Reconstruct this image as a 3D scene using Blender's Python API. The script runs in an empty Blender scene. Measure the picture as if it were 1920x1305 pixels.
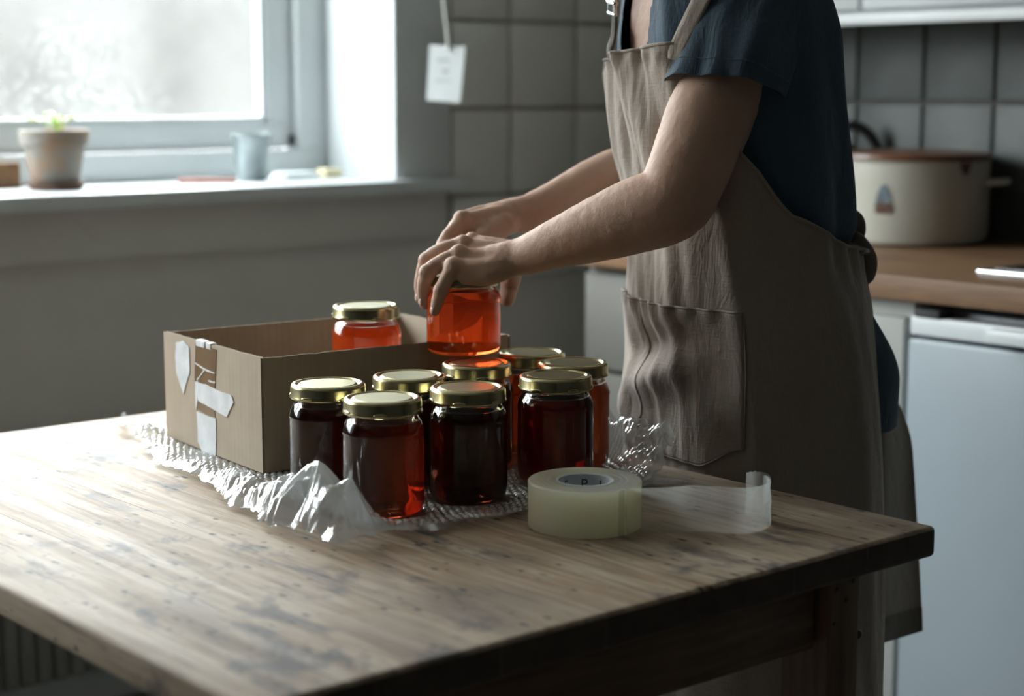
import bpy, bmesh, math, random
from mathutils import Vector, Matrix, noise
random.seed(7)
S = bpy.context.scene
COL = S.collection
PI = math.pi

# ------------------------------------------------------------------ camera
FPX = 3262.0; PITCH = math.radians(8.47); AZ = math.radians(49.6); CZ = 1.235
TZ = 0.77                                   # table top height
Fh = Vector((math.cos(AZ), math.sin(AZ), 0)); R = Vector((math.sin(AZ), -math.cos(AZ), 0)); Z = Vector((0, 0, 1))
F = Fh*math.cos(PITCH) - Z*math.sin(PITCH); U = Fh*math.sin(PITCH) + Z*math.cos(PITCH)
C0 = Vector((0, 0, CZ))
cam_d = bpy.data.cameras.new('camera'); cam = bpy.data.objects.new('camera', cam_d); COL.objects.link(cam)
cam.location = C0; cam.rotation_euler = (PI/2-PITCH, 0, AZ-PI/2)
cam_d.sensor_width = 36; cam_d.lens = FPX*36/1920; cam_d.clip_start = .05
cam_d.dof.use_dof = True; cam_d.dof.focus_distance = 2.02; cam_d.dof.aperture_fstop = 3.2
S.camera = cam

def ray(px, py): return F + R*((px-960)/FPX) - U*((py-652.5)/FPX)
def onz(px, py, z): d = ray(px, py); return C0 + d*((z-CZ)/d.z)
def onx(px, py, x): d = ray(px, py); return C0 + d*(x/d.x)
def ony(px, py, y): d = ray(px, py); return C0 + d*(y/d.y)
def at(px, py, dep): return C0 + ray(px, py)*dep

# ------------------------------------------------------------------ light: overcast sky through the kitchen window
SKY = 1.0
w = bpy.data.worlds.new('overcast_sky'); S.world = w; w.use_nodes = True
nt = w.node_tree; nt.nodes.clear()
o_ = nt.nodes.new('ShaderNodeOutputWorld'); bg = nt.nodes.new('ShaderNodeBackground')
tc = nt.nodes.new('ShaderNodeTexCoord'); sp = nt.nodes.new('ShaderNodeSeparateXYZ'); cr = nt.nodes.new('ShaderNodeValToRGB')
mr = nt.nodes.new('ShaderNodeMapRange'); mr.inputs['From Min'].default_value = -1; mr.inputs['From Max'].default_value = 1
nt.links.new(tc.outputs['Generated'], sp.inputs[0]); nt.links.new(sp.outputs['Z'], mr.inputs[0]); nt.links.new(mr.outputs[0], cr.inputs[0])
e = cr.color_ramp.elements                      # overcast sky: zenith three times the horizon, dull ground below
e[0].position = 0.0; e[0].color = (.10, .10, .09, 1)
e[1].position = 1.0; e[1].color = (.93, .98, 1.0, 1)
for p, c in ((.49, (.12, .12, .11, 1)), (.50, (.33, .335, .33, 1)), (.75, (.62, .65, .67, 1))):
    k = e.new(p); k.color = c
bg.inputs['Strength'].default_value = 12.0*SKY
nt.links.new(cr.outputs[0], bg.inputs[0]); nt.links.new(bg.outputs[0], o_.inputs[0])
S.view_settings.view_transform = 'Standard'; S.view_settings.look = 'None'; S.view_settings.gamma = 1
S.view_settings.use_curve_mapping = False
S.view_settings.exposure = 1.55
cy = S.cycles
cy.use_denoising = True; cy.use_adaptive_sampling = True; cy.adaptive_threshold = .04; cy.max_bounces = 12; cy.diffuse_bounces = 5; cy.glossy_bounces = 5; cy.transmission_bounces = 12
cy.transparent_max_bounces = 16; cy.sample_clamp_indirect = 6; cy.caustics_refractive = True; cy.caustics_reflective = True; cy.blur_glossy = .5

# ------------------------------------------------------------------ helpers
def lin(r, g, b): return tuple(((c/255)/12.92 if c/255 <= .04045 else ((c/255+.055)/1.055)**2.4) for c in (r, g, b)) + (1,)
def empty(name, loc=(0, 0, 0)):
    o = bpy.data.objects.new(name, None); o.location = loc; o.empty_display_size = .05; COL.objects.link(o); return o
def tag(o, label=None, cat=None, group=None, kind=None):
    if label: o['label'] = label
    if cat: o['category'] = cat
    if group: o['group'] = group
    if kind: o['kind'] = kind
    return o
def link(name, me, mat=None, parent=None):
    o = bpy.data.objects.new(name, me); COL.objects.link(o)
    if mat and not me.materials: me.materials.append(mat)
    if parent: o.parent = parent; o.matrix_parent_inverse = Matrix.Translation(-Vector(parent.location)) if False else Matrix()
    return o
def mesh(verts, faces, smooth=True, ang=40):
    me = bpy.data.meshes.new('m'); me.from_pydata([tuple(v) for v in verts], [], faces); me.update()
    fin(me, smooth, ang); return me
def fin(me, smooth=True, ang=40):
    bm = bmesh.new(); bm.from_mesh(me); bmesh.ops.recalc_face_normals(bm, faces=bm.faces); bm.to_mesh(me); bm.free()
    if smooth:
        me.polygons.foreach_set('use_smooth', [True]*len(me.polygons))
        if ang: me.set_sharp_from_angle(angle=math.radians(ang))
    me.update()
class MB:
    """collects closed shapes into one mesh"""
    def __init__(s): s.v = []; s.f = []
    def add(s, v, f): n = len(s.v); s.v += [Vector(x) for x in v]; s.f += [[i+n for i in q] for q in f]; return s
    def box(s, lo, hi, M=None, b=0):
        bm = bmesh.new(); bmesh.ops.create_cube(bm, size=1)
        lo = Vector(lo); hi = Vector(hi)
        for v in bm.verts: v.co = Vector([lo[i]+(hi[i]-lo[i])*(v.co[i]+.5) for i in range(3)])
        if b: bmesh.ops.bevel(bm, geom=bm.edges[:], offset=b, segments=2, affect='EDGES', profile=.6)
        if M:
            for v in bm.verts: v.co = M @ v.co
        bm.verts.index_update(); s.add([v.co.copy() for v in bm.verts], [[v.index for v in f.verts] for f in bm.faces]); bm.free(); return s
    def lathe(s, prof, c=(0, 0, 0), n=40, closed=False):
        c = Vector(c); V = []; Fc = []
        m = len(prof)
        for r, z in prof:
            for i in range(n): a = 2*PI*i/n; V.append(c+Vector((r*math.cos(a), r*math.sin(a), z)))
        for j in range(m-1 if not closed else m):
            k = (j+1) % m
            for i in range(n): Fc.append([j*n+i, j*n+(i+1) % n, k*n+(i+1) % n, k*n+i])
        if not closed:
            if prof[0][0] > 1e-6: Fc.append([i for i in range(n)][::-1])
            if prof[-1][0] > 1e-6: Fc.append([(m-1)*n+i for i in range(n)])
        return s.add(V, Fc)
    def tube(s, pts, rad, n=14, up=None, flat=1.0, caps=True, sub=0):
        pts = [Vector(p) for p in pts]; rad = list(rad) if hasattr(rad, '__len__') else [rad]*len(pts)
        if sub: pts, rad = cr_spline(pts, rad, sub)
        V = []; Fc = []; m = len(pts)
        T = [(pts[min(i+1, m-1)]-pts[max(i-1, 0)]).normalized() for i in range(m)]
        u = Vector(up) if up else (Vector((0, 0, 1)) if abs(T[0].z) < .9 else Vector((1, 0, 0)))
        rings = []
        seq = []
        if caps: 
            for k in (.35, .7, .92): seq.append((0, -math.cos(math.asin(k)), k))
        for i in range(m): seq.append((i, 0, 1))
        if caps:
            for k in (.92, .7, .35): seq.append((m-1, math.cos(math.asin(k)), k))
        for i, off, sc in seq:
            t = T[i]; u2 = (u-t*u.dot(t)); u2 = u2.normalized() if u2.length > 1e-5 else t.orthogonal().normalized()
            if not up: u = u2
            sd = t.cross(u2).normalized(); c = pts[i]+t*(off*rad[i]*.9)
            for q in range(n):
                a = 2*PI*q/n; V.append(c+(sd*math.cos(a)+u2*(math.sin(a)*flat))*(rad[i]*sc))
        L = len(seq)
        for j in range(L-1):
            for q in range(n): Fc.append([j*n+q, j*n+(q+1) % n, (j+1)*n+(q+1) % n, (j+1)*n+q])
        Fc.append(list(range(n))[::-1]); Fc.append([(L-1)*n+q for q in range(n)])
        return s.add(V, Fc)
    def ell(s, c, ax, n=20, m=12):
        c = Vector(c); ax = [Vector(a) for a in ax]; V = []; Fc = []
        V.append(c-ax[2])
        for j in range(1, m):
            p = PI*j/m-PI/2
            for i in range(n): a = 2*PI*i/n; V.append(c+ax[0]*(math.cos(p)*math.cos(a))+ax[1]*(math.cos(p)*math.sin(a))+ax[2]*math.sin(p))
        V.append(c+ax[2])
        for i in range(n): Fc.append([0, 1+(i+1) % n, 1+i])
        for j in range(m-2):
            for i in range(n): Fc.append([1+j*n+i, 1+j*n+(i+1) % n, 1+(j+1)*n+(i+1) % n, 1+(j+1)*n+i])
        k = 1+(m-2)*n
        for i in range(n): Fc.append([k+i, k+(i+1) % n, len(V)-1])
        return s.add(V, Fc)
    def mesh(s, smooth=True, ang=40): return mesh(s.v, s.f, smooth, ang)
    def build(s, name, mat=None, parent=None, smooth=True, ang=40): return link(name, s.mesh(smooth, ang), mat, parent)
def cr_spline(pts, rad, sub):
    P = []; Q = []; n = len(pts)
    for i in range(n-1):
        p0, p1, p2, p3 = pts[max(i-1, 0)], pts[i], pts[i+1], pts[min(i+2, n-1)]
        for k in range(sub):
            t = k/sub
            P.append(.5*((2*p1)+(p2-p0)*t+(2*p0-5*p1+4*p2-p3)*t*t+(3*p1-p0-3*p2+p3)*t**3))
            r0, r1, r2, r3 = rad[max(i-1, 0)], rad[i], rad[i+1], rad[min(i+2, n-1)]
            Q.append(.5*((2*r1)+(r2-r0)*t+(2*r0-5*r1+4*r2-r3)*t*t+(3*r1-r0-3*r2+r3)*t**3))
    P.append(pts[-1]); Q.append(rad[-1]); return P, Q
def bx(name, lo, hi, mat, parent=None, b=.002): return MB().box(lo, hi, b=b).build(name, mat, parent, True, 30)
def smooth01(t): t = max(0, min(1, t)); return t*t*(3-2*t)
def interp(tab, x):
    if x <= tab[0][0]: return tab[0][1]
    for (a, va), (b, vb) in zip(tab, tab[1:]):
        if x <= b: t = (x-a)/(b-a); t = t*t*(3-2*t)*.5+t*.5; return va+(vb-va)*t
    return tab[-1][1]
def fbm(p, o=3): return noise.fractal(Vector(p), 1.0, 2.0, o)
def evaluated(me, mods):
    """run modifiers on a mesh, return the result"""
    o = bpy.data.objects.new('tmp', me); COL.objects.link(o)
    for t, kw in mods:
        m = o.modifiers.new(t, t)
        for k, v in kw.items(): setattr(m, k, v)
    dg = bpy.context.evaluated_depsgraph_get(); r = bpy.data.meshes.new_from_object(o.evaluated_get(dg))
    bpy.data.objects.remove(o); return r

# ------------------------------------------------------------------ materials
class NT:
    def __init__(s, name):
        s.m = bpy.data.materials.new(name); s.m.use_nodes = True; s.t = s.m.node_tree; s.t.nodes.clear()
        s.out = s.n('OutputMaterial')
    def n(s, typ, **kw):
        x = s.t.nodes.new('ShaderNode'+typ)
        for k, v in kw.items():
            if hasattr(x, k): setattr(x, k, v)
        return x
    def set(s, node, **kw):
        for k, v in kw.items():
            i = node.inputs[k.replace('_', ' ')]
            if isinstance(v, bpy.types.NodeSocket): s.t.links.new(v, i)
            else: i.default_value = v
        return node
    def coord(s, scale=(1, 1, 1), rot=(0, 0, 0)):
        tc = s.n('TexCoord'); mp = s.n('Mapping'); mp.inputs['Scale'].default_value = scale; mp.inputs['Rotation'].default_value = rot
        s.t.links.new(tc.outputs['Object'], mp.inputs['Vector']); return mp.outputs[0]
    def noise(s, co, scale, detail=4, rough=.5, dist=0):
        x = s.n('TexNoise'); s.set(x, Vector=co, Scale=scale, Detail=detail, Roughness=rough, Distortion=dist); return x.outputs['Fac']
    def ramp(s, fac, *stops):
        x = s.n('ValToRGB'); e = x.color_ramp.elements
        while len(e) < len(stops): e.new(.5)
        for k, (p, c) in zip(e, stops):
            k.position = p; k.color = c if hasattr(c, '__len__') else (c, c, c, 1)
        s.t.links.new(fac, x.inputs[0]); return x.outputs[0]
    def mix(s, fac, a, b, mode='MIX'):
        x = s.n('Mix', data_type='RGBA', blend_type=mode)
        for i, v in ((0, fac), (6, a), (7, b)):
            if isinstance(v, bpy.types.NodeSocket): s.t.links.new(v, x.inputs[i])
            else: x.inputs[i].default_value = v
        return x.outputs[2]
    def math(s, op, a, b=0, clamp=False):
        x = s.n('Math', operation=op, use_clamp=clamp)
        for i, v in ((0, a), (1, b)):
            if isinstance(v, bpy.types.NodeSocket): s.t.links.new(v, x.inputs[i])
            else: x.inputs[i].default_value = v
        return x.outputs[0]
    def bump(s, h, strength=.3, dist=.001):
        x = s.n('Bump'); s.set(x, Height=h, Strength=strength, Distance=dist); return x.outputs[0]
    def pbr(s, **kw):
        x = s.n('BsdfPrincipled'); s.set(x, **kw); s.t.links.new(x.outputs[0], s.out.inputs[0]); return s.m
def plain(name, col, rough=.5, var=.12, scale=8, bump=.1, bscale=60, **kw):
    t = NT(name); co = t.coord(); f = t.noise(co, scale, 5)
    c1 = tuple(c*(1-var) for c in col[:3])+(1,); c2 = tuple(min(1, c*(1+var)) for c in col[:3])+(1,)
    return t.pbr(Base_Color=t.ramp(f, (.3, c1), (.7, c2)), Roughness=rough, Normal=t.bump(t.noise(co, bscale, 4), bump, .002), **kw)

M = {}
M['wall'] = plain('painted_plaster', (.62, .60, .555), .55, .08, 3, .25, 30)
M['wall_far'] = plain('dull_plaster', (.70, .69, .66), .8, .08, 3, .1, 30)
M['lawn'] = plain('pale_lawn', (.15, .15, .125), .9, .3, 2)
M['render'] = plain('dark_screen_render', (.020, .019, .0175), .9, .22, .6)  # near black, for the added wall outside that dims the panes
M['wall_dark'] = plain('dark_blue_paint', (.10, .105, .11), .7, .1, 3)
M['white'] = plain('white_gloss_paint', (.60, .635, .65), .35, .06, 5, .12, 25)
M['grout'] = plain('grout', (.38, .36, .33), .9, .15, 20)
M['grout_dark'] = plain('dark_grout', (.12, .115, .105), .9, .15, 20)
M['floor'] = plain('floor_vinyl', (.25, .245, .23), .5, .2, 6)
M['fridge'] = plain('fridge_enamel', (.30, .35, .385), .35, .03, 3, .04, 90)
M['cabinet'] = plain('cream_cabinet', (.42, .43, .41), .45, .05, 4, .05, 40)
M['cabinet_shaded'] = plain('shaded_cream_cabinet', (.16, .155, .14), .5, .05, 4, .05, 40)  # cream cabinet toned down: the far unit's shade is put into its colour
M['dark_gap'] = plain('dark_plinth', (.03, .03, .03), .7)
M['steel'] = plain('steel', (.6, .62, .64), .25, .04, 20, .02, 100, Metallic=1.0)
M['black'] = plain('black_glass', (.012, .012, .014), .15, .1)
M['black_plastic'] = plain('black_plastic', (.02, .02, .021), .45, .2)
M['chrome'] = plain('chrome_buckle', (.8, .82, .82), .15, .03, 20, .02, 60, Metallic=1.0)
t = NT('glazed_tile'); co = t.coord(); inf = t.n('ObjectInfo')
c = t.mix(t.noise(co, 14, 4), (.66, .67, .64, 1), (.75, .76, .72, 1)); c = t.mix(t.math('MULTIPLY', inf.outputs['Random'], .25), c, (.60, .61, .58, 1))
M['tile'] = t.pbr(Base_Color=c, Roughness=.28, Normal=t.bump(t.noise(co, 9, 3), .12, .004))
M['tile_shaded'] = plain('shaded_glazed_tile', (.085, .10, .098), .5, .12, 12, .08, 9)  # darkened copy of the wall tile; the right wall's shade is painted in
# wood of the table top
def wood(name, dark, mid, pale, along='Y', rough=(.58, .70), stains=1.0, bump=.12):
    t = NT(name); st = {'Y': (1, .06, 1), 'X': (.06, 1, 1), 'Z': (1, 1, .06)}[along]
    co = t.coord(st); raw = t.coord(); inf = t.n('ObjectInfo')
    g1 = t.noise(co, 55, 6, .62, .6); g2 = t.noise(co, 160, 3, .6, .2); big = t.noise(t.coord((1, .45, 1) if along == 'Y' else (1, 1, 1)), 7, 4, .6)
    c = t.ramp(g1, (.30, dark), (.48, mid), (.70, pale))
    c = t.mix(t.ramp(g2, (.35, .55), (.6, 0)), c, dark)
    c = t.mix(t.math('MULTIPLY', inf.outputs['Random'], .35), c, mid)
    worn = t.ramp(big, (.42, 0), (.66, 1))
    c = t.mix(t.math('MULTIPLY', worn, .5), c, pale)
    r = t.ramp(g1, (.3, rough[1]), (.7, rough[0]))
    h = t.math('ADD', g1, t.math('MULTIPLY', g2, .6))
    if stains:
        sm = t.noise(t.coord((1, .5, 1)), 16, 4, .65, .4)               # grey-blue ink and water stains
        c = t.mix(t.math('MULTIPLY', t.ramp(sm, (.55, 0), (.66, 1)), .8*stains), c, (.055, .052, .06, 1))
        sb = t.noise(t.coord((1, .35, 1)), 5.5, 3, .6, .5)
        c = t.mix(t.math('MULTIPLY', t.ramp(sb, (.57, 0), (.72, 1)), .55*stains), c, (.06, .038, .024, 1))
        vo = t.n('TexVoronoi', feature='F1'); t.set(vo, Vector=t.coord((1, .38, 1), (0, 0, .25)), Scale=85., Randomness=1.)    # pits and burn specks
        gate = t.ramp(t.noise(raw, 17, 3, .7), (.52, 0), (.57, 1))
        sp = t.math('MULTIPLY', t.ramp(vo.outputs['Distance'], (.14, 1), (.30, 0)), gate)
        c = t.mix(sp, c, (.012, .010, .009, 1)); h = t.math('SUBTRACT', h, t.math('MULTIPLY', sp, 1.2))
        sc = t.noise(t.coord((1, .035, 1), (0, 0, .35)), 240, 2, .5, 1.2)          # knife scratches
        c = t.mix(t.math('MULTIPLY', t.ramp(sc, (.64, 0), (.70, 1)), .7), c, (.03, .022, .016, 1))
    return t.pbr(Base_Color=c, Roughness=r, IOR=1.6 if stains else 1.45, Normal=t.bump(h, bump, .0008))
M['table'] = wood('worn_table_wood', (.10, .055, .027, 1), (.34, .225, .135, 1), (.57, .475, .365, 1))
M['frame_wood'] = wood('table_frame_wood', (.05, .026, .013, 1), (.115, .06, .03, 1), (.18, .10, .05, 1), 'X', (.5, .7), 0)
M['end_grain'] = plain('shaded_end_grain', (.055, .038, .024), .75, .3, 30, .3, 90)  # naturally darker end grain, deepened further with the edge's shade
M['leg_wood'] = wood('table_leg_wood', (.05, .026, .013, 1), (.115, .06, .03, 1), (.18, .10, .05, 1), 'Z', (.5, .7), 0)
M['counter'] = wood('worktop_wood', (.10, .05, .022, 1), (.17, .088, .04, 1), (.23, .13, .065, 1), 'Y', (.5, .6), 0, .15)
# cardboard
def card(name, a, b):
    t = NT(name); co = t.coord(); st = t.coord((1, 1, .02))
    f = t.noise(st, 260, 3); c = t.mix(t.noise(co, 22, 5), a, b); c = t.mix(t.ramp(f, (.35, .3), (.6, 0)), c, a)
    wv = t.n('TexWave', wave_type='BANDS', bands_direction='DIAGONAL'); t.set(wv, Vector=t.coord((1, 1, 0)), Scale=60., Distortion=.4)
    return t.pbr(Base_Color=c, Roughness=.8, Normal=t.bump(wv.outputs['Fac'], .12, .0006))
M['card'] = card('kraft_cardboard', (.36, .285, .205, 1), (.46, .38, .29, 1))
M['card_tape'] = plain('brown_parcel_tape', (.20, .125, .07), .3, .15, 30, .2, 60)
M['paper_scrap'] = plain('torn_white_paper', (.66, .68, .70), .55, .12, 40, .5, 60)
# metal lid
M['lid'] = plain('gold_lacquer', (.50, .445, .255), .26, .05, 40, .03, 90, Metallic=1.0)
M['lid_top'] = plain('gold_lacquer_dull', (.47, .43, .27), .36, .08, 60, .12, 200, Metallic=1.0)
t = NT('jar_glass'); g = t.n('BsdfGlass'); t.set(g, Color=(.97, .985, .975, 1), Roughness=0.0, IOR=1.5); t.t.links.new(g.outputs[0], t.out.inputs[0]); M['glass'] = t.m
def honey(name, col, dens, cloud, tint):
    t = NT(name); tr = t.n('BsdfTransparent'); tl = t.n('BsdfTranslucent'); t.set(tl, Color=tint); mx = t.n('MixShader'); t.set(mx, Fac=cloud)
    t.t.links.new(tr.outputs[0], mx.inputs[1]); t.t.links.new(tl.outputs[0], mx.inputs[2])
    va = t.n('VolumeAbsorption'); t.set(va, Color=col, Density=dens)
    t.t.links.new(mx.outputs[0], t.out.inputs['Surface']); t.t.links.new(va.outputs[0], t.out.inputs['Volume']); return t.m
M['honey_pale'] = honey('pale_honey', (.95, .48, .10, 1), 36, .34, (1, .55, .18, 1))
M['honey_light'] = honey('amber_honey', (.93, .44, .08, 1), 54, .28, (1, .55, .18, 1))
M['honey_dark'] = honey('dark_honey', (.62, .26, .08, 1), 78, .10, (1, .6, .3, 1))
M['honey_mid'] = honey('red_honey', (.76, .34, .09, 1), 62, .16, (1, .6, .3, 1))
# skin, cloth
t = NT('skin'); co = t.coord()
c = t.mix(t.noise(co, 16, 5), (.47, .285, .205, 1), (.60, .40, .305, 1)); c = t.mix(t.ramp(t.noise(co, 7, 2), (.5, 0), (.75, .45)), c, (.50, .26, .195, 1))
vo = t.n('TexVoronoi'); t.set(vo, Vector=co, Scale=75.); c = t.mix(t.math('MULTIPLY', t.ramp(vo.outputs['Distance'], (.05, .8), (.085, 0)), t.ramp(t.noise(co, 21, 1), (.57, 0), (.6, 1))), c, (.13, .06, .04, 1))
M['skin'] = t.pbr(Base_Color=c, Roughness=.60, Specular_IOR_Level=.35, Subsurface_Weight=.2, Subsurface_Radius=(.012, .005, .003), Normal=t.bump(t.math('ADD', t.noise(co, 420, 3), t.math('MULTIPLY', t.noise(co, 130, 3), .8)), .5, .0009))
M['nail'] = plain('nail', (.50, .33, .27), .3, .05, 60)
def cloth(name, a, b, weave=900, rough=.85, sheen=.2):
    t = NT(name); co = t.coord(); c = t.mix(t.noise(co, 11, 5), a, b); f = t.noise(t.coord((1, 1, .08)), weave*.5, 2); g = t.noise(t.coord((.12, .12, 1)), weave*.5, 2)
    c = t.mix(t.ramp(t.math('MULTIPLY', f, g), (.18, .35), (.32, 0)), c, a)
    wr = t.noise(t.coord((1, 1, .5)), 26, 4, .55, .8)
    return t.pbr(Base_Color=c, Roughness=rough, Sheen_Weight=sheen, Normal=t.bump(t.math('ADD', t.math('ADD', f, g), t.math('MULTIPLY', wr, 9)), .35, .0016))
M['linen'] = cloth('linen_apron', (.265, .218, .178, 1), (.345, .288, .238, 1))
M['linen_pale'] = cloth('linen_skirt', (.30, .265, .23, 1), (.38, .34, .30, 1))
M['linen_dark'] = cloth('linen_hem', (.15, .135, .115, 1), (.20, .18, .15, 1))
M['navy'] = cloth('navy_cotton', (.036, .066, .097, 1), (.058, .10, .142, 1), sheen=.05)
M['navy_seam'] = cloth('navy_stitching', (.05, .08, .105, 1), (.07, .105, .13, 1))
M['trouser'] = cloth('black_trousers', (.010, .010, .012, 1), (.018, .018, .021, 1))
M['strap'] = cloth('dark_webbing', (.12, .11, .10, 1), (.17, .155, .14, 1))
M['hair'] = plain('brown_hair', (.09, .055, .03), .45, .3, 40, .5, 200)
# tape
t = NT('clear_tape_wound'); tc_ = t.mix(t.noise(t.coord((1, 1, 6)), 20, 4), (.92, .90, .72, 1), (.96, .95, .80, 1))
pb = t.n('BsdfPrincipled'); t.set(pb, Base_Color=tc_, Roughness=.2, Subsurface_Weight=1.0, Subsurface_Scale=1.0, Subsurface_Radius=(.06, .058, .04), Normal=t.bump(t.noise(t.coord((1, 1, 12)), 60, 3), .12, .0008))
tl = t.n('BsdfTranslucent'); t.set(tl, Color=tc_); mx = t.n('MixShader'); t.set(mx, Fac=.55); t.t.links.new(pb.outputs[0], mx.inputs[1]); t.t.links.new(tl.outputs[0], mx.inputs[2]); t.t.links.new(mx.outputs[0], t.out.inputs[0]); M['tape'] = t.m
t = NT('clear_tape_film'); lw = t.n('LayerWeight'); t.set(lw, Blend=.28); tr = t.n('BsdfTransparent'); t.set(tr, Color=(.93, .93, .90, 1)); gl = t.n('BsdfGlossy'); t.set(gl, Roughness=.08, Normal=t.bump(t.noise(t.coord((1, 1, 1)), 90, 3), .35, .001)); df = t.n('BsdfTranslucent'); t.set(df, Color=(.8, .82, .80, 1))
m1 = t.n('MixShader'); t.set(m1, Fac=.26); t.t.links.new(tr.outputs[0], m1.inputs[1]); t.t.links.new(df.outputs[0], m1.inputs[2])
m2 = t.n('MixShader'); t.set(m2, Fac=t.math('ADD', t.math('MULTIPLY', lw.outputs['Facing'], .5), .05, True)); t.t.links.new(m1.outputs[0], m2.inputs[1]); t.t.links.new(gl.outputs[0], m2.inputs[2]); t.t.links.new(m2.outputs[0], t.out.inputs[0]); M['tape_film'] = t.m
def film(name, trans, white, rough, fr=.10, k=.55, bs=45):
    t = NT(name); lw = t.n('LayerWeight'); t.set(lw, Blend=.3); tr = t.n('BsdfTransparent'); t.set(tr, Color=(.92, .94, .94, 1))
    nb = t.bump(t.noise(t.coord(), bs, 4, .6), .5, .0015)
    gl = t.n('BsdfGlossy'); t.set(gl, Roughness=rough, Normal=nb); df = t.n('BsdfDiffuse'); t.set(df, Color=white, Normal=nb); tl = t.n('BsdfTranslucent'); t.set(tl, Color=white, Normal=nb)
    a = t.n('MixShader'); t.set(a, Fac=.5); t.t.links.new(df.outputs[0], a.inputs[1]); t.t.links.new(tl.outputs[0], a.inputs[2])
    b = t.n('MixShader'); t.set(b, Fac=trans); t.t.links.new(a.outputs[0], b.inputs[1]); t.t.links.new(tr.outputs[0], b.inputs[2])
    c = t.n('MixShader'); t.set(c, Fac=t.math('ADD', t.math('MULTIPLY', lw.outputs['Facing'], k), fr, True)); t.t.links.new(b.outputs[0], c.inputs[1]); t.t.links.new(gl.outputs[0], c.inputs[2])
    t.t.links.new(c.outputs[0], t.out.inputs[0]); return t.m
M['tape_tab'] = film('tape_tab_film', .15, (.78, .81, .82, 1), .2, .05, .2, 120)
M['bubble'] = film('bubble_wrap_film', .56, (.78, .81, .82, 1), .13, .13, .55, 70)
M['film'] = film('crinkled_film', .45, (.70, .73, .74, 1), .15)
# window glass fogged with condensation
t = NT('fogged_pane'); co = t.coord(); tr = t.n('BsdfTransparent'); t.set(tr, Color=(.96, .975, .97, 1)); tl = t.n('BsdfTranslucent'); t.set(tl, Color=(.80, .82, .81, 1))
vo = t.n('TexVoronoi', feature='SMOOTH_F1'); t.set(vo, Vector=co, Scale=70.)
gate = t.ramp(t.noise(co, 3.2, 3), (.42, 0), (.62, 1)); drops = t.math('MULTIPLY', t.ramp(vo.outputs['Distance'], (.15, .5), (.5, 0)), gate)
fog = t.math('ADD', t.math('ADD', t.math('MULTIPLY', t.noise(co, 5, 4), .05), .0), t.math('MULTIPLY', drops, .05), True)
mx = t.n('MixShader'); t.set(mx, Fac=fog); t.t.links.new(tr.outputs[0], mx.inputs[1]); t.t.links.new(tl.outputs[0], mx.inputs[2]); t.t.links.new(mx.outputs[0], t.out.inputs[0]); M['pane'] = t.m
t = NT('old_terracotta'); co = t.coord(); c = t.mix(t.ramp(t.noise(co, 13, 5, .6), (.36, 0), (.50, 1)), (.25, .15, .09, 1), (.21, .19, .165, 1))
M['terracotta'] = t.pbr(Base_Color=c, Roughness=.85, Normal=t.bump(t.noise(co, 60, 4), .3, .002))
M['saucer'] = plain('dark_terracotta', (.13, .07, .05), .8, .2, 20)
M['soil'] = plain('soil', (.06, .045, .035), .95, .4, 60, .8, 120)
M['leaf'] = plain('seedling_leaf', (.20, .46, .05), .4, .2, 30, .1, 60, Subsurface_Weight=.1)
M['zinc'] = plain('galvanised_zinc', (.27, .31, .32), .45, .2, 25, .1, 60, Metallic=.7)
M['stick'] = plain('reddish_stick', (.28, .11, .08), .6, .2, 30)
M['soap'] = plain('pale_soap', (.70, .62, .40), .5, .08, 30)
M['enamel'] = plain('cream_enamel', (.50, .49, .43), .28, .06, 8, .03, 40)
M['brown_lid'] = plain('brown_enamel', (.14, .055, .025), .35, .25, 14)
M['decal_blue'] = plain('decal_blue', (.14, .18, .21), .4, .25, 60)
M['decal_brown'] = plain('decal_brown', (.11, .06, .045), .4, .25, 60)
M['kettle'] = plain('dark_kettle', (.045, .037, .03), .4, .3, 12)
M['tag'] = plain('white_card_tag', (.74, .78, .79), .6, .05, 12)
M['tag_print'] = plain('faint_grey_print', (.45, .48, .49), .6, .1, 30)
M['cord'] = plain('string', (.42, .42, .39), .8, .15, 60)
M['core'] = plain('tape_core_card', (.60, .63, .66), .6, .06, 30)
M['ink'] = plain('black_ink', (.015, .015, .018), .6)
M['radiator'] = plain('radiator_enamel', (.20, .20, .18), .45, .08, 5)

# ------------------------------------------------------------------ the room
YW, XR, XL, YF, HC = 3.15, 3.17, -1.9, -2.2, 2.5
XJ = ony(737, 200, YW).x                       # right reveal of the window
XW0, ZS, ZT = -.62, 1.035, 2.25                 # left reveal, sill height, head
YG = 3.41                                      # window frame plane
def struct(o): o['kind'] = 'structure'; return o
struct(bx('floor', (XL-.2, YF-.2, -.1), (XR+.2, YW+.6, 0), M['floor'], b=0))
struct(bx('ceiling', (XL-.2, YF-.2, HC), (XR+.2, YW+.6, HC+.1), M['wall_far'], b=0))
wb = MB()                                       # thick outer wall with the window opening
wb.box((XL, YW, 0), (XW0, YW+.45, HC)).box((XJ, YW, 0), (XR+.2, YW+.45, HC)).box((XW0, YW, 0), (XJ, YW+.45, ZS-.03)).box((XW0, YW, ZT), (XJ, YW+.45, HC))
wall_back = struct(wb.build('wall_back', M['wall'], None, False))
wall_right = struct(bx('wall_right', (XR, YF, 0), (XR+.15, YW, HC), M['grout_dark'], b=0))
struct(bx('wall_left', (XL-.15, YF, 0), (XL, YW+.45, HC), M['wall_dark'], b=0))
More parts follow.
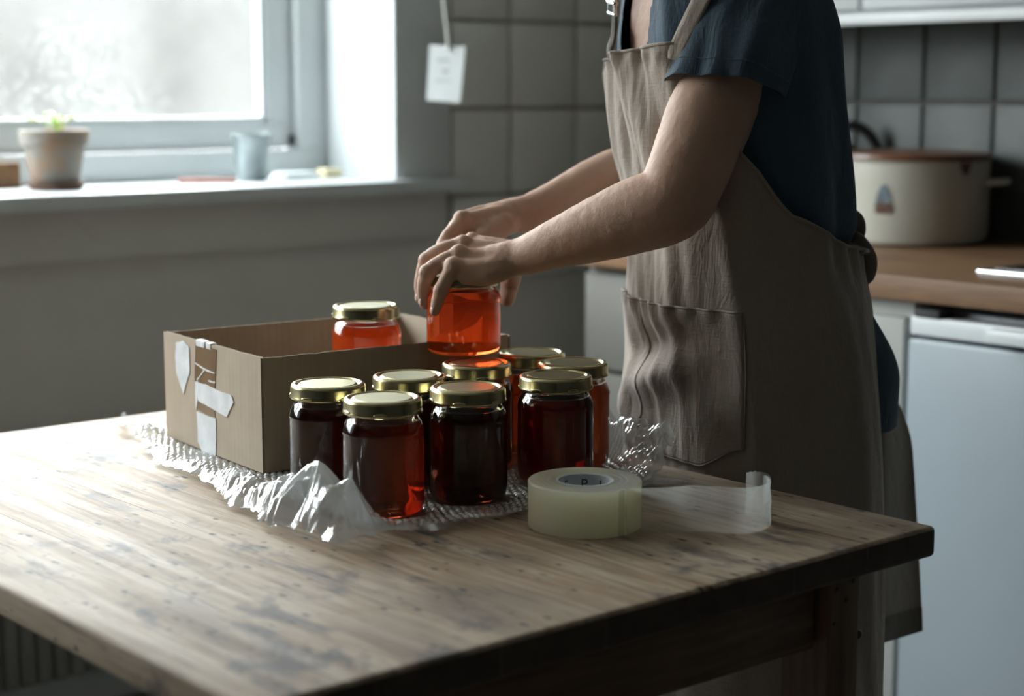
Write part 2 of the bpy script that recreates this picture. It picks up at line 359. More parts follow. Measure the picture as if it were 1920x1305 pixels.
# outside: lawn, and an added dark wall that dims the view through the panes
struct(bx('ground_outside', (-14, -8, -.6), (14, 16, -.5), M['lawn'], b=0))
struct(bx('wall_sky_screen', (-9, 10.2, -.5), (14, 10.5, 2.15), M['render'], b=.02))
struct(bx('wall_front', (XL, YF-.15, 0), (XR+.15, YF, HC), M['wall_dark'], b=0))
# plaster joint strip behind the tiles of the window wall
tile_cache = {}
def tile(parent, c, wd, h, axis):
    key = (round(wd, 3), round(h, 3), axis)
    if key not in tile_cache:
        d = .009
        lo, hi = ((-wd/2, -d, -h/2), (wd/2, 0, h/2)) if axis == 'Y' else ((-d, -wd/2, -h/2), (0, wd/2, h/2))
        me = MB().box(lo, hi, b=.0028).mesh(True, 50); me.materials.append(M['tile' if axis == 'Y' else 'tile_shaded']); tile_cache[key] = me
    o = link('tile', tile_cache[key], None, parent); o.location = c; return o
gx = ony(950, 200, YW).x; pit = ony(1073, 200, YW).x-gx; G = .009
bk = struct(bx('wall_back_tile_bed', (2.485, YW-.004, .80), (XR, YW+.001, 2.2), M['grout'], b=0)); bk.parent = wall_back; bk.name = 'tile_bed'; del bk['kind']
for i in range(-1, 3):
    x0 = max(gx+i*pit, 2.487); x1 = min(gx+(i+1)*pit, XR-.012)
    if x1-x0 < .03: continue
    for z0 in (.79, .99, 1.19, 1.39, 1.59, 1.79): tile(wall_back, ((x0+x1)/2, YW-.004, z0+.1), x1-x0-G, .2-G, 'Y')
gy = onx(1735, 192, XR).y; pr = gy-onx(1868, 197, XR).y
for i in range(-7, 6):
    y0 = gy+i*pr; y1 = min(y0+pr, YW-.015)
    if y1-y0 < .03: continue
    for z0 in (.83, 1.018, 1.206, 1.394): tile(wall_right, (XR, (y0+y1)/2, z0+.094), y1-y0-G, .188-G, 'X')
# window
win = struct(empty('window_1', (XJ, YG, ZS)))
def wp(name, lo, hi, mat=M['white'], b=.004):
    o = bx(name, lo, hi, mat, None, b); o.parent = win; o.matrix_parent_inverse = Matrix.Translation(-Vector(win.location)); return o
wp('reveal_lining', (XJ-.004, YW-.004, ZS), (XJ+.03, YG+.1, ZT))
wp('reveal_lining', (XW0-.03, YW-.004, ZS), (XW0+.004, YG+.1, ZT))
wp('reveal_lining', (XW0, YW-.004, ZT-.004), (XJ, YG+.1, ZT+.03))
wp('architrave', (XJ-.012, YW-.022, ZS), (2.482, YW+.002, ZT+.1), b=.008)
wp('architrave', (XW0-.13, YW-.022, ZS), (XW0+.012, YW+.002, ZT+.1), b=.008)
wp('window_sill', (XW0-.2, YW-.052, ZS-.032), (2.525, YG+.02, ZS), b=.008)
wp('apron_board', (XW0-.2, YW-.018, .90), (2.47, YW+.002, ZS-.032), M['wall'], b=.006)
XF = ony(560, 200, YG).x                        # fixed frame inner edge
wp('frame_rail', (XW0+.004, YG, ZS), (XJ-.004, YG+.07, ZS+.062)); wp('frame_rail', (XW0+.004, YG, ZT-.06), (XJ-.004, YG+.07, ZT-.004))
wp('frame_stile', (XF, YG, ZS+.062), (XJ-.004, YG+.07, ZT-.06)); wp('frame_stile', (XW0+.004, YG, ZS+.062), (XW0+.08, YG+.07, ZT-.06))
XS = ony(500, 200, YG+.03).x
wp('sash_stile', (XS, YG+.025, ZS+.125), (XF-.006, YG+.065, ZT-.14)); wp('sash_stile', (XW0+.085, YG+.025, ZS+.125), (XW0+.16, YG+.065, ZT-.14))
wp('sash_rail', (XW0+.085, YG+.025, ZS+.066), (XF-.006, YG+.065, ZS+.125)); wp('sash_rail', (XW0+.085, YG+.025, ZT-.14), (XF-.006, YG+.065, ZT-.06))
wp('glazing_bead', (XS-.014, YG+.03, ZS+.11), (XS+.004, YG+.06, ZT-.12)); wp('glazing_bead', (XW0+.1, YG+.03, ZS+.118), (XS, YG+.06, ZS+.138))
XM = [1.02, .2]
for x in XM: wp('mullion', (x-.045, YG+.02, ZS+.06), (x+.045, YG+.066, ZT-.06))
for xa, xb in ((XW0+.15, XM[1]-.04), (XM[1]+.04, XM[0]-.04), (XM[0]+.04, XS+.002)): wp('pane', (xa, YG+.046, ZS+.12), (xb, YG+.05, ZT-.13), M['pane'], 0)
wp('latch', (XF-.012, YG+.012, ZS+.07), (XF-.004, YG+.03, ZS+.095), M['black_plastic'], .002)
# daylight portal in the opening (helps the renderer find the sky)
ld = bpy.data.lights.new('window_portal', 'AREA'); ld.shape = 'RECTANGLE'; ld.size = XJ-XW0; ld.size_y = ZT-ZS; ld.cycles.is_portal = True
lo = bpy.data.objects.new('window_portal', ld); lo.location = ((XJ+XW0)/2, YG+.12, (ZT+ZS)/2); lo.rotation_euler = (-PI/2, 0, 0); COL.objects.link(lo)
struct(bx('baseboard_back', (XL, YW-.018, 0), (XR, YW, .1), M['white'], b=.003))

# radiator below the window
rd = empty('radiator', (.95, YW-.1, .08)); tag(rd, 'ribbed grey panel radiator under the window, behind the table', 'radiator')
def at_parent(o, p): o.parent = p; o.matrix_parent_inverse = Matrix.Translation(-Vector(p.location)); return o
x = .25; pm = MB()
ribs = None
while x < 1.86:
    if ribs is None: ribs = MB().box((-.0155, -.012, 0), (.0155, .012, .42), b=.006).mesh(True, 60); ribs.materials.append(M['radiator'])
    o = link('rib', ribs, None, rd); o.location = (x-.95, 0, .02); x += .034
at_parent(bx('back_panel', (.24, YW-.085, .10), (1.87, YW-.06, .51), M['radiator']), rd)
for q in (.3, 1.8): at_parent(bx('bracket', (q, YW-.07, 0), (q+.03, YW-.022, .5), M['radiator']), rd)

# ------------------------------------------------------------------ kitchen units on the right wall
CT = .92                                         # worktop height
fe = onz(1625, 511, CT); XC = fe.x               # worktop front edge
YE = onx(1095, 560, XC+.025).y                   # far end of the run
XD = XC+.022                                     # door faces
o = tag(bx('worktop', (XC, -.6, CT-.042), (XR, YE+.01, CT), M['counter'], b=.004), 'oak kitchen worktop running along the tiled wall', 'worktop')
yf0 = onx(1708, 700, XD).y                       # fridge far edge
YFR = yf0-.56
def unit(name, y0, y1, label, cat, mat, splits, handle=True):
    u = empty(name, ((XD+XR)/2, (y0+y1)/2, 0)); tag(u, label, cat)
    at_parent(bx('body', (XD+.02, y0, .1), (XR-.01, y1, CT-.046), mat), u)
    at_parent(bx('plinth', (XD+.06, y0, 0), (XR-.01, y1, .1), M['dark_gap']), u)
    for z0, z1, nm in splits:
        d = at_parent(bx(nm, (XD, y0+.006, z0), (XD+.02, y1-.006, z1), mat, b=.004), u)
        if handle:
            h = MB().tube([(XD-.02, (y0+y1)/2-.05, z1-.045), (XD-.02, (y0+y1)/2+.05, z1-.045)], .005, 8).box((XD-.02, (y0+y1)/2-.045, z1-.048), (XD+.002, (y0+y1)/2-.037, z1-.042)).box((XD-.02, (y0+y1)/2+.037, z1-.048), (XD+.002, (y0+y1)/2+.045, z1-.042)).build('handle', M['steel']); h.parent = d; h.matrix_parent_inverse = Matrix.Translation(-Vector(u.location))
    return u
unit('base_cabinet', yf0+.012, 2.16, 'narrow cream base cabinet beside the fridge', 'cabinet', M['cabinet'], ((.64, CT-.075, 'drawer'), (.11, .63, 'door')), False)
unit('base_cabinet', 2.165, YE, 'cream base cabinet at the far end of the worktop behind the person', 'cabinet', M['cabinet_shaded'], ((.665, CT-.06, 'drawer'), (.11, .655, 'door')), False)
unit('base_cabinet', -.6, YFR-.008, 'cream base cabinet on the near side of the fridge', 'cabinet', M['cabinet'], ((.64, CT-.075, 'drawer'), (.11, .63, 'door')))
fr = empty('fridge', (XD+.25, yf0-.28, 0)); tag(fr, 'white undercounter fridge below the wooden worktop', 'fridge')
at_parent(bx('body', (XD+.045, YFR, .02), (XR-.03, yf0, CT-.062), M['fridge'], b=.004), fr)
zt = onx(1710, 632, XD).z
at_parent(bx('door', (XD-.012, YFR, .06), (XD+.04, yf0, zt), M['fridge'], b=.008), fr)
at_parent(bx('control_strip', (XD-.008, YFR, zt+.006), (XD+.045, yf0, CT-.068), M['white'], b=.005), fr)
hd = onx(1850, 630, XD-.03)
at_parent(MB().box((XD-.034, YFR+.04, hd.z-.012), (XD-.008, hd.y, hd.z+.012), b=.006).build('handle', M['white']), fr)
at_parent(bx('hinge', (XD-.01, yf0-.06, CT-.069), (XD+.03, yf0-.01, CT-.055), M['dark_gap']), fr)
hb = onz(1830, 515, CT)
ho = empty('cooker_hob', (hb.x+.2, hb.y-.3, CT)); tag(ho, 'black glass hob with steel rim set in the worktop', 'hob')
at_parent(bx('rim', (hb.x, hb.y-.58, CT+.0005), (hb.x+.44, hb.y, CT+.009), M['steel'], b=.003), ho)
at_parent(bx('glass_plate', (hb.x+.025, hb.y-.56, CT+.007), (hb.x+.42, hb.y-.02, CT+.012), M['black'], b=.002), ho)
zc = onx(1635, 36, XR-.33).z+.008
wc = empty('wall_cabinet', (XR-.16, 1.6, zc)); tag(wc, 'white wall cabinet above the tiled splashback', 'cabinet')
at_parent(bx('body', (XR-.31, -.4, zc), (XR, 2.75, zc+.66), M['white']), wc)
ys = onx(1612, 10, XR-.33).y
for y0, y1 in ((ys, ys+.5), (ys-.6, ys), (ys-1.2, ys-.6), (ys-1.8, ys-1.2)):
    at_parent(bx('door', (XR-.33, y0+.004, zc+.012), (XR-.31, y1-.004, zc+.655), M['white'], b=.004), wc)
at_parent(bx('light_rail', (XR-.325, -.4, zc-.018), (XR-.30, 2.75, zc+.002), M['white']), wc)

# enamel pot
pc = onz(1738, 456, CT); PR = .158
pc = pc+Vector((Fh.x, Fh.y, 0))*PR; pc = Vector((XR-.025-PR, pc.y+(XR-.025-PR-pc.x)*.75, CT))
pt = empty('enamel_pot', pc); tag(pt, 'cream enamel cooking pot with brown lid on the worktop', 'pot')
hp = .172
MB().lathe([(.001, .001), (PR-.02, .001), (PR-.006, .006), (PR, .022), (PR, hp-.004), (PR+.004, hp), (PR-.002, hp+.002), (PR-.005, hp-.004), (PR-.005, .02), (.001, .008)], n=56).build('body', M['enamel'], pt)
MB().lathe([(.001, hp+.001), (PR+.001, hp+.001), (PR+.006, hp+.004), (PR+.004, hp+.012), (PR*.8, hp+.016), (PR*.4, hp+.019), (.001, hp+.020)], n=56).build('lid', M['brown_lid'], pt)
rl = Vector((R.x, R.y, 0))
for sg in (1, -1):
    d = (rl*sg*.93-Fh*.36*sg).normalized(); s2 = Vector((-d.y, d.x, 0))
    MB().tube([d*(PR-.004)+s2*.035+Z*.125, d*(PR+.030)+s2*.033+Z*.128, d*(PR+.036)+Z*.128, d*(PR+.030)-s2*.033+Z*.128, d*(PR-.004)-s2*.035+Z*.125], .006, 10, sub=4).build('handle', M['enamel'], pt)
def on_pot(poly, name, mat):                     # printed shape laid onto the wall of the pot
    c = []
    for px, py in poly:
        d = ray(px, py); a = Vector((d.x, d.y)); o2 = Vector((C0.x-pc.x, C0.y-pc.y)); A = a.dot(a); B = 2*a.dot(o2); Cc = o2.dot(o2)-(PR+.0017)**2
        t_ = (-B-math.sqrt(max(0, B*B-4*A*Cc)))/(2*A); c.append(C0+d*t_-pc)
    o = link(name, mesh(c, [list(range(len(c)))], False), mat, pt); return o
on_pot([(1652, 348), (1662, 346), (1668, 362), (1672, 382), (1640, 382), (1645, 362)], 'printed_motif', M['decal_blue'])
on_pot([(1640, 383), (1652, 377), (1660, 384), (1668, 379), (1676, 392), (1670, 402), (1640, 400)], 'printed_motif', M['decal_brown'])
on_pot([(1800, 296), (1824, 296), (1820, 316), (1814, 330), (1806, 326), (1802, 312)], 'enamel_drip', M['brown_lid'])
# dark kettle behind the person
kc = pc+Fh*.25-R*.085; kc.z = CT
kt = empty('kettle', kc); tag(kt, 'dark kettle with black handle on the worktop beside the enamel pot', 'kettle')
MB().lathe([(.001, .001), (.082, .001), (.094, .012), (.098, .05), (.09, .10), (.068, .145), (.05, .16), (.048, .168), (.02, .176), (.001, .178)], n=40).build('body', M['kettle'], kt)
MB().tube([rl*-.05+Z*.15, rl*-.045+Z*.205, rl*0+Z*.235, rl*.045+Z*.215, rl*.08+Z*.15, rl*.088+Z*.09], [.008, .010, .011, .012, .010, .008], 10, sub=5).build('handle', M['black_plastic'], kt)
MB().tube([rl*-.08+Z*.07, rl*-.12+Z*.10, rl*-.145+Z*.15], [.018, .013, .010], 12, sub=4).build('spout', M['kettle'], kt)
MB().lathe([(.001, .174), (.012, .176), (.014, .188), (.006, .194), (.001, .195)], n=18).build('lid_knob', M['black_plastic'], kt)

# ------------------------------------------------------------------ things on the sill
p = ony(105, 340, 3.27); pp = Vector((p.x, p.y, ZS)); sc_ = 3262/(p-C0).dot(F)
pot = empty('flower_pot', pp); tag(pot, 'weathered terracotta flower pot with green seedling on the window sill', 'flower pot')
MB().lathe([(.001, .008), (.043, .008), (.046, .014), (.060, .088), (.066, .089), (.069, .118), (.066, .119), (.062, .117), (.060, .10), (.001, .10)], n=40).build('pot', M['terracotta'], pot)
MB().lathe([(.001, 0), (.050, 0), (.060, .014), (.057, .014), (.049, .005), (.001, .005)], n=40).build('saucer', M['saucer'], pot)
MB().lathe([(.001, .106), (.03, .108), (.0605, .104), (.0605, .098), (.001, .098)], n=30).build('soil', M['soil'], pot)
random.seed(3)
for k in range(9):
    a = random.uniform(0, 6.28); r = random.uniform(.0, .022); b = Vector((r*math.cos(a), r*math.sin(a), .106)) + rl*.008
    h = random.uniform(.020, .042); dirv = Vector((math.cos(a), math.sin(a), 0)); tip = b+dirv*.012+Z*h
    MB().tube([b, b+Z*h*.6, tip], .0014, 6).build('stem', M['leaf'], pot)
    s2 = Vector((-dirv.y, dirv.x, 0)); L = random.uniform(.018, .032)
    lf = [tip, tip+dirv*L*.35+s2*L*.32+Z*.004, tip+dirv*L*.8+s2*L*.25+Z*.006, tip+dirv*L+Z*.003, tip+dirv*L*.8-s2*L*.25+Z*.006, tip+dirv*L*.35-s2*L*.32+Z*.004, tip+dirv*L*.5+Z*.001]
    me = mesh(lf, [[0, 1, 6], [1, 2, 6], [2, 3, 6], [3, 4, 6], [4, 5, 6], [5, 0, 6]]); me = evaluated(me, [('SOLIDIFY', {'thickness': .0009})])
    link('leaf', me, M['leaf'], pot)
p = ony(472, 325, 3.30); cu = empty('zinc_cup', (p.x, p.y, ZS)); tag(cu, 'small galvanised metal cup on the window sill', 'cup')
MB().lathe([(.001, .003), (.029, .003), (.030, 0), (.032, .002), (.0425, .098), (.0445, .100), (.0445, .103), (.0415, .103), (.040, .098), (.030, .006), (.001, .006)], n=36).build('body', M['zinc'], cu)
MB().lathe([(.0318, .016), (.0338, .018), (.0336, .022), (.0326, .022)], n=36, closed=True).build('band', M['zinc'], cu)
a = ony(337, 322, 3.30); b = ony(440, 326, 3.22)
tag(MB().tube([(a.x, a.y, ZS+.006), ((a.x+b.x)/2, (a.y+b.y)/2, ZS+.0065), (b.x, b.y, ZS+.006)], [.006, .0062, .005], 10).build('wooden_stick', M['stick']), 'reddish brown stick lying on the sill beside the zinc cup', 'stick')
p = ony(617, 318, 3.30)
tag(MB().box((p.x-.024, p.y-.02, ZS+.0005), (p.x+.024, p.y+.02, ZS+.021), b=.006).build('soap_bar', M['soap']), 'pale yellow bar of soap at the right end of the sill', 'soap')
p = ony(556, 318, 3.31)
V = []; n = 16
cm = MB(); cm.box((p.x-.05, p.y-.035, ZS+.0005), (p.x+.045, p.y+.035, ZS+.008), b=.003).box((p.x-.046, p.y-.03, ZS+.0075), (p.x+.04, p.y+.03, ZS+.015), b=.003)
tag(cm.build('folded_cloth', M['tag']), 'folded white cloth on the sill between cup and soap', 'cloth')
p = ony(12, 330, 3.36); tag(bx('wooden_block', (p.x-.06, 3.355, ZS+.0005), (p.x+.028, 3.395, ZS+.052), M['counter'], b=.003), 'small wooden block on the sill left of the flower pot', 'block')
# hanging card
tg = empty('card_tag', ony(838, 140, YW-.13)); tag(tg, 'white card tag hanging on a string beside the window', 'tag')
tn = Vector((-.80, -.60, 0)); tl_ = Vector(tg.location)
def oncard(px, py, o=0): d = ray(px, py); k = (tl_+tn*o-C0).dot(tn)/d.dot(tn); return C0+d*k-tl_
c4 = [oncard(a, b) for a, b in ((806, 84), (873, 87), (863, 193), (800, 188))]
nv = tn*.0016
link('card', evaluated(mesh(c4+[v+nv for v in c4], [[0, 1, 2, 3], [7, 6, 5, 4], [0, 4, 5, 1], [1, 5, 6, 2], [2, 6, 7, 3], [3, 7, 4, 0]], False), [('BEVEL', {'width': .004, 'segments': 2, 'affect': 'VERTICES'})]), M['tag'], tg)
for a, b, s_, e_ in ((820, 110, 22, 5), (830, 130, 10, 7), (816, 150, 30, 3)):
    link('print_mark', mesh([oncard(a+i, b+j, .0022) for i, j in ((0, 0), (s_, 1), (s_, e_), (0, e_))], [[0, 1, 2, 3]], False), M['tag_print'], tg)
YT = YW-.13
MB().tube([oncard(842, 92, .003), oncard(838, 50, .003), oncard(833, 10, .003), oncard(829, -60, .003), oncard(828, -120, .003)], .004, 8, sub=4).build('string', M['cord'], tg)
tag(MB().tube([ony(828, -118, YT-.01), ony(828, -118, YT)+Vector((0, .128, 0))], .004, 8).build('nail', M['steel']), 'steel nail holding the card tag string', 'nail')

# ------------------------------------------------------------------ table
TX0, TX1, TY0, TY1, TT = .668, 1.53, 1.092, 2.236, .034
tb = empty('kitchen_table', ((TX0+TX1)/2, (TY0+TY1)/2, 0)); tag(tb, 'old worn wooden kitchen table with scarred plank top', 'table')
wid = [.118, .131, .124, .12, .136, .115, .118]; xs = [TX0]
for k in wid: xs.append(xs[-1]+k)
xs = [TX0+(x-TX0)*(TX1-TX0)/(xs[-1]-TX0) for x in xs]
for i in range(7):
    g = .00025
    bm = bmesh.new(); bmesh.ops.create_cube(bm, size=1)
    lo = (xs[i]+(g if i else 0), TY0, TZ-TT); hi = (xs[i+1]-(g if i < 6 else 0), TY1, TZ)
    for v in bm.verts: v.co = Vector([lo[q]+(hi[q]-lo[q])*(v.co[q]+.5) for q in range(3)])
    def eds(test): return [e for e in bm.edges if test(e)]
    big = [e for e in bm.edges if all(abs(v.co.y-TY0) < 1e-5 for v in e.verts) or all(abs(v.co.y-TY1) < 1e-5 for v in e.verts)]
    big = [e for e in big if abs(e.verts[0].co.z-e.verts[1].co.z) < 1e-5]
    if i == 0: big += [e for e in bm.edges if all(abs(v.co.x-TX0) < 1e-5 for v in e.verts)]
    if i == 6: big += [e for e in bm.edges if all(abs(v.co.x-TX1) < 1e-5 for v in e.verts)]
    big = list(set(big)); small = [e for e in bm.edges if e not in big]
    bmesh.ops.bevel(bm, geom=big, offset=.006, segments=4, affect='EDGES', profile=.5)
    me = bpy.data.meshes.new('m'); bm.to_mesh(me); bm.free(); fin(me, True, 35)
    me.materials.append(M['table']); me.materials.append(M['end_grain'])
    for pf in me.polygons:
        if abs(pf.normal.y) > .25 and pf.normal.z < .5: pf.material_index = 1
    at_parent(link('plank', me), tb)
ZB = TZ-TT
le = onz(1554, 1098, ZB-.002); LY = TY0+.018; LX = ony(1554, 1098, LY).x
def leg(x0, y0):
    m = MB(); m.box((x0, y0, 0), (x0+.052, y0+.062, ZB-.0005), b=.004); return at_parent(m.build('leg', M['leg_wood']), tb)
L1 = leg(LX, LY); leg(TX0+.1, LY); leg(LX, TY1-.08); leg(TX0+.1, TY1-.08)
rh = .075
at_parent(bx('rail', (TX0+.152, LY+.012, ZB-rh), (LX-.008, LY+.036, ZB-.001), M['frame_wood'], b=.002), tb)
at_parent(bx('rail', (TX0+.152, TY1-.055, ZB-rh), (LX, TY1-.03, ZB-.001), M['frame_wood'], b=.002), tb)
at_parent(bx('rail', (LX+.015, LY+.062, ZB-rh), (LX+.04, TY1-.08, ZB-.001), M['leg_wood'], b=.002), tb)
at_parent(bx('rail', (TX0+.11, LY+.062, ZB-rh), (TX0+.135, TY1-.08, ZB-.001), M['leg_wood'], b=.002), tb)
nm = MB()
for dx, dz in ((.014, .014), (.04, .009), (.03, .028), (.011, .05)):
    o = MB().lathe([(.001, 0), (.0028, 0), (.0026, .0008), (.001, .001)], n=10).build('nail_head', M['black_plastic']); o.location = (LX+dx, LY-.0002, ZB-dz); o.rotation_euler = (PI/2, 0, 0); at_parent(o, tb)
hk = MB().box((LX+.062, LY+.02, ZB-.065), (LX+.070, LY+.035, ZB-.0005), b=.002).tube([(LX+.066, LY+.028, ZB-.065), (LX+.066, LY+.024, ZB-.076), (LX+.072, LY+.018, ZB-.078)], [.006, .007, .006], 8)
at_parent(hk.build('bracket', M['black_plastic']), tb)

# ------------------------------------------------------------------ bubble wrap under the box and jars
outl = [(238, 776), (256, 838), (290, 872), (335, 890), (390, 918), (430, 955), (530, 1004), (632, 1034), (700, 1016), (830, 1000), (985, 968), (1060, 950), (1200, 915), (1265, 880)]
pl = [onz(a, b, TZ) for a, b in outl]+[Vector((1.515, 1.56, 0)), Vector((1.52, 1.66, 0)), Vector((1.46, 1.72, 0)), Vector((1.2, 2.09, 0)), Vector((1.08, 2.10, 0))]
poly = [(q.x, q.y) for q in pl]
def pdist(x, y):
    ins = False; best = 9
    for i in range(len(poly)):
        x1, y1 = poly[i]; x2, y2 = poly[(i+1) % len(poly)]
        if (y1 > y) != (y2 > y) and x < (x2-x1)*(y-y1)/(y2-y1)+x1: ins = not ins
        dx, dy = x2-x1, y2-y1; t = max(0, min(1, ((x-x1)*dx+(y-y1)*dy)/(dx*dx+dy*dy)))
        best = min(best, math.hypot(x-x1-t*dx, y-y1-t*dy))
    return best if ins else -best
JR = .0452                                       # jar body radius
BX0, BX1, BY0, BY1, BH = 1.108, 1.474, 1.768, 2.050, .142
BR = -.093; BC, BS = math.cos(BR), math.sin(BR)
def boxloc(x, y): dx, dy = x-BX0, y-BY0; return (BX0+dx*BC+dy*BS, BY0-dx*BS+dy*BC)    # into the frame of the turned box
JH = .128
JARS = {'A': (615, 717), 'B': (717, 744), 'C': (767, 702), 'D': (877, 724), 'E': (894, 679), 'F': (997, 659), 'G': (1075, 678), 'H': (1042, 702)}
JP = {k: onz(a, b, TZ+.0035+JH) for k, (a, b) in JARS.items()}
def keep(x, y):                                  # 0 where something presses the sheet flat
    d = 9
    for q in JP.values(): d = min(d, math.hypot(x-q.x, y-q.y)-JR)
    x, y = boxloc(x, y); dx = max(BX0-x, x-BX1, 0); dy = max(BY0-y, y-BY1, 0)
    if BX0 < x < BX1 and BY0 < y < BY1: return 0
    d = min(d, math.hypot(dx, dy)); return smooth01(d/.022)
fold = [onz(470, 935, TZ), onz(545, 975, TZ), onz(625, 985, TZ)]
RIDGE = [(onz(425, 925, TZ), .012), (onz(500, 962, TZ), .020), (onz(560, 985, TZ), .042), (onz(605, 1003, TZ), .058), (onz(640, 1006, TZ), .050), (onz(668, 1010, TZ), .016)]
CR = {}
def crumple(i, j, sp):                            # height of a crumple corner on a coarse jittered lattice
    if (i, j) not in CR:
        x, y = i*sp, j*sp; d = max(0, pdist(x, y)); n1 = noise.noise(Vector((x*14, y*14, 1.3)))
        left = smooth01((1.16-x)/.10); edge = smooth01(1-d/.06)
        h = edge*smooth01(d/.020)*left*(.010+.009*n1)
        best = 0
        for (pa, ha), (pb, hb_) in zip(RIDGE, RIDGE[1:]):
            dx, dy = pb.x-pa.x, pb.y-pa.y; t = max(0, min(1, ((x-pa.x)*dx+(y-pa.y)*dy)/(dx*dx+dy*dy))); dd = math.hypot(x-pa.x-t*dx, y-pa.y-t*dy)
            best = max(best, (ha+(hb_-ha)*t)*math.exp(-(dd/.030)**2.4))
        h += best*smooth01(.15+d/.022)
        g = math.exp(-(((x-1.09)/.03)**2+((y-2.06)/.05)**2)); h += g*.020
        h += smooth01((x-1.455)/.05)*smooth01((y-1.43)/.06)*smooth01((1.66-y)/.08)*(.046+.014*n1)
        CR[i, j] = max(0, h*(.78+.44*random.random()))
    return CR[i, j]
def hsheet(x, y, d):
    k = keep(x, y); n1 = noise.noise(Vector((x*14, y*14, 1.3))); sp = .0125
    wx = x+.004*noise.noise(Vector((x*50, y*50, 0))); wy = y+.004*noise.noise(Vector((x*50, y*50, 7)))
    i = math.floor(wx/sp); j = math.floor(wy/sp); u = wx/sp-i; v = wy/sp-j
    a, b_, c, e_ = crumple(i, j, sp), crumple(i+1, j, sp), crumple(i, j+1, sp), crumple(i+1, j+1, sp)
    f = a+(b_-a)*u+(c-a)*v if u+v < 1 else e_+(c-e_)*(1-u)+(b_-e_)*(1-v)
    return max(.0012, .0015+k*(.003+.005*abs(n1))+k*f), f
ST = .0016; x0 = min(a for a, b in poly); x1 = max(a for a, b in poly); y0 = min(b for a, b in poly); y1 = max(b for a, b in poly)
nx = int((x1-x0)/ST)+2; ny = int((y1-y0)/ST)+2
idx = {}; V = []; Fc = []; PB = .0092
for j in range(ny):
    for i in range(nx):
        x = x0+i*ST; y = y0+j*ST
        bq = boxloc(x, y)
        if BX0+.03 < bq[0] < BX1-.03 and BY0+.03 < bq[1]: continue
        d = pdist(x, y)+.006*noise.noise(Vector((x*60, y*60, 0)))
        if d < 0: continue
        h, cf = hsheet(x, y, d)
        row = round(y/(PB*.866)); bxx = (round(x/PB-.5*(row % 2))+.5*(row % 2))*PB; jx = .0012*noise.noise(Vector((bxx*90, row*.9, 1))); jy = .0012*noise.noise(Vector((bxx*90, row*.9, 5))); rr = math.hypot(x-bxx-jx, y-row*PB*.866-jy)*(1+.25*noise.noise(Vector((bxx*70, row*.7, 9))))
        bub = max(0, 1-(rr/(PB*.46))**2)**.6*.0026*(1-.8*smooth01((cf-.018)/.012) if x < 1.3 else 1) if d > .010 else 0
        if keep(x, y) < .01: bub *= .25
        sx = .012*noise.noise(Vector((x*25, y*25, 3)))*smooth01(1-d/.05); 
        idx[i, j] = len(V); V.append((x+sx, y+sx*.5, TZ+h+bub))
for (i, j), a in idx.items():
    b = idx.get((i+1, j)); c = idx.get((i+1, j+1)); d = idx.get((i, j+1))
    if b is not None and c is not None and d is not None: Fc.append((a, b, c, d))
me = bpy.data.meshes.new('bubble_wrap'); me.from_pydata(V, [], Fc); me.polygons.foreach_set('use_smooth', [True]*len(Fc)); me.update()
bw = tag(link('bubble_wrap', me, M['bubble']), 'crumpled sheet of clear bubble wrap spread under the jars and box', 'bubble wrap')
# flat crinkled film poking out on the right
fv = [onz(a, b, TZ) for a, b in ((1110, 925), (1150, 905), (1200, 893), (1255, 889), (1302, 905), (1262, 913), (1215, 915), (1150, 935))]
g = []; n = 26
A_, B_, C_, D_ = onz(1085, 935, TZ), onz(1215, 918, TZ), onz(1303, 906, TZ), onz(1180, 885, TZ)
V = []; Fc = []
for j in range(n):
    for i in range(n):
        s, t_ = i/(n-1), j/(n-1); q = (A_*(1-s)+B_*s)*(1-t_)+(D_*(1-s)+C_*s)*t_
        q = q+Vector((.004*noise.noise(q*70), .004*noise.noise(q*60+Z), 0)); q.z = TZ+.0022+.0035*abs(noise.noise(Vector((q.x*60, q.y*160, 2))))+.0012*noise.noise(q*200); q.x = min(q.x, TX1-.004)
        V.append(q)
for j in range(n-1):
    for i in range(n-1): Fc.append([j*n+i, j*n+i+1, (j+1)*n+i+1, (j+1)*n+i])
tag(link('plastic_film', mesh(V, Fc, True, 0), M['film']), 'flat scrap of crinkled clear film beside the tape roll', 'plastic film')

# ------------------------------------------------------------------ cardboard box
bz = TZ+.0036
bo = empty('cardboard_box', (BX0, BY0, bz)); bo.rotation_euler = (0, 0, BR); tag(bo, 'open brown cardboard box with torn tape and paper scraps on its end', 'box')
TH = .0042
def corr(p0, p1, inward, h):                      # corrugated board: two liners and a fluted core
    p0 = Vector(p0); p1 = Vector(p1); L = (p1-p0).length; dr = (p1-p0)/L; inw = Vector(inward); m = MB()
    nseg = 40
    for off, th in ((0, .0007), (TH-.0007, .0007)):
        V = []; Fc = []
        for i in range(nseg+1):
            q = p0+dr*(L*i/nseg); jag = .0006*noise.noise(q*400)+.0010*noise.noise(q*60+Z*off*900)
            for o in (off, off+th): V += [q+inw*o, q+inw*o+Z*(h+jag)]
        for i in range(nseg):
            a = i*4; b = a+4
            Fc += [[a, b, b+1, a+1], [a+2, a+3, b+3, b+2], [a+1, b+1, b+3, a+3], [a, a+2, b+2, b]]
        Fc += [[0, 1, 3, 2], [nseg*4, nseg*4+2, nseg*4+3, nseg*4+1]]
        m.add(V, Fc)
    nf = int(L/.0012); V = []; Fc = []
    for i in range(nf+1):
        q = p0+dr*(L*i/nf)+inw*(TH/2+math.sin(i*.0012/.0068*2*PI)*(TH/2-.0007)); V += [q, q+Z*(h-.0012)]
    for i in range(nf): Fc.append([2*i, 2*i+2, 2*i+3, 2*i+1])
    m.add(V, Fc); return m
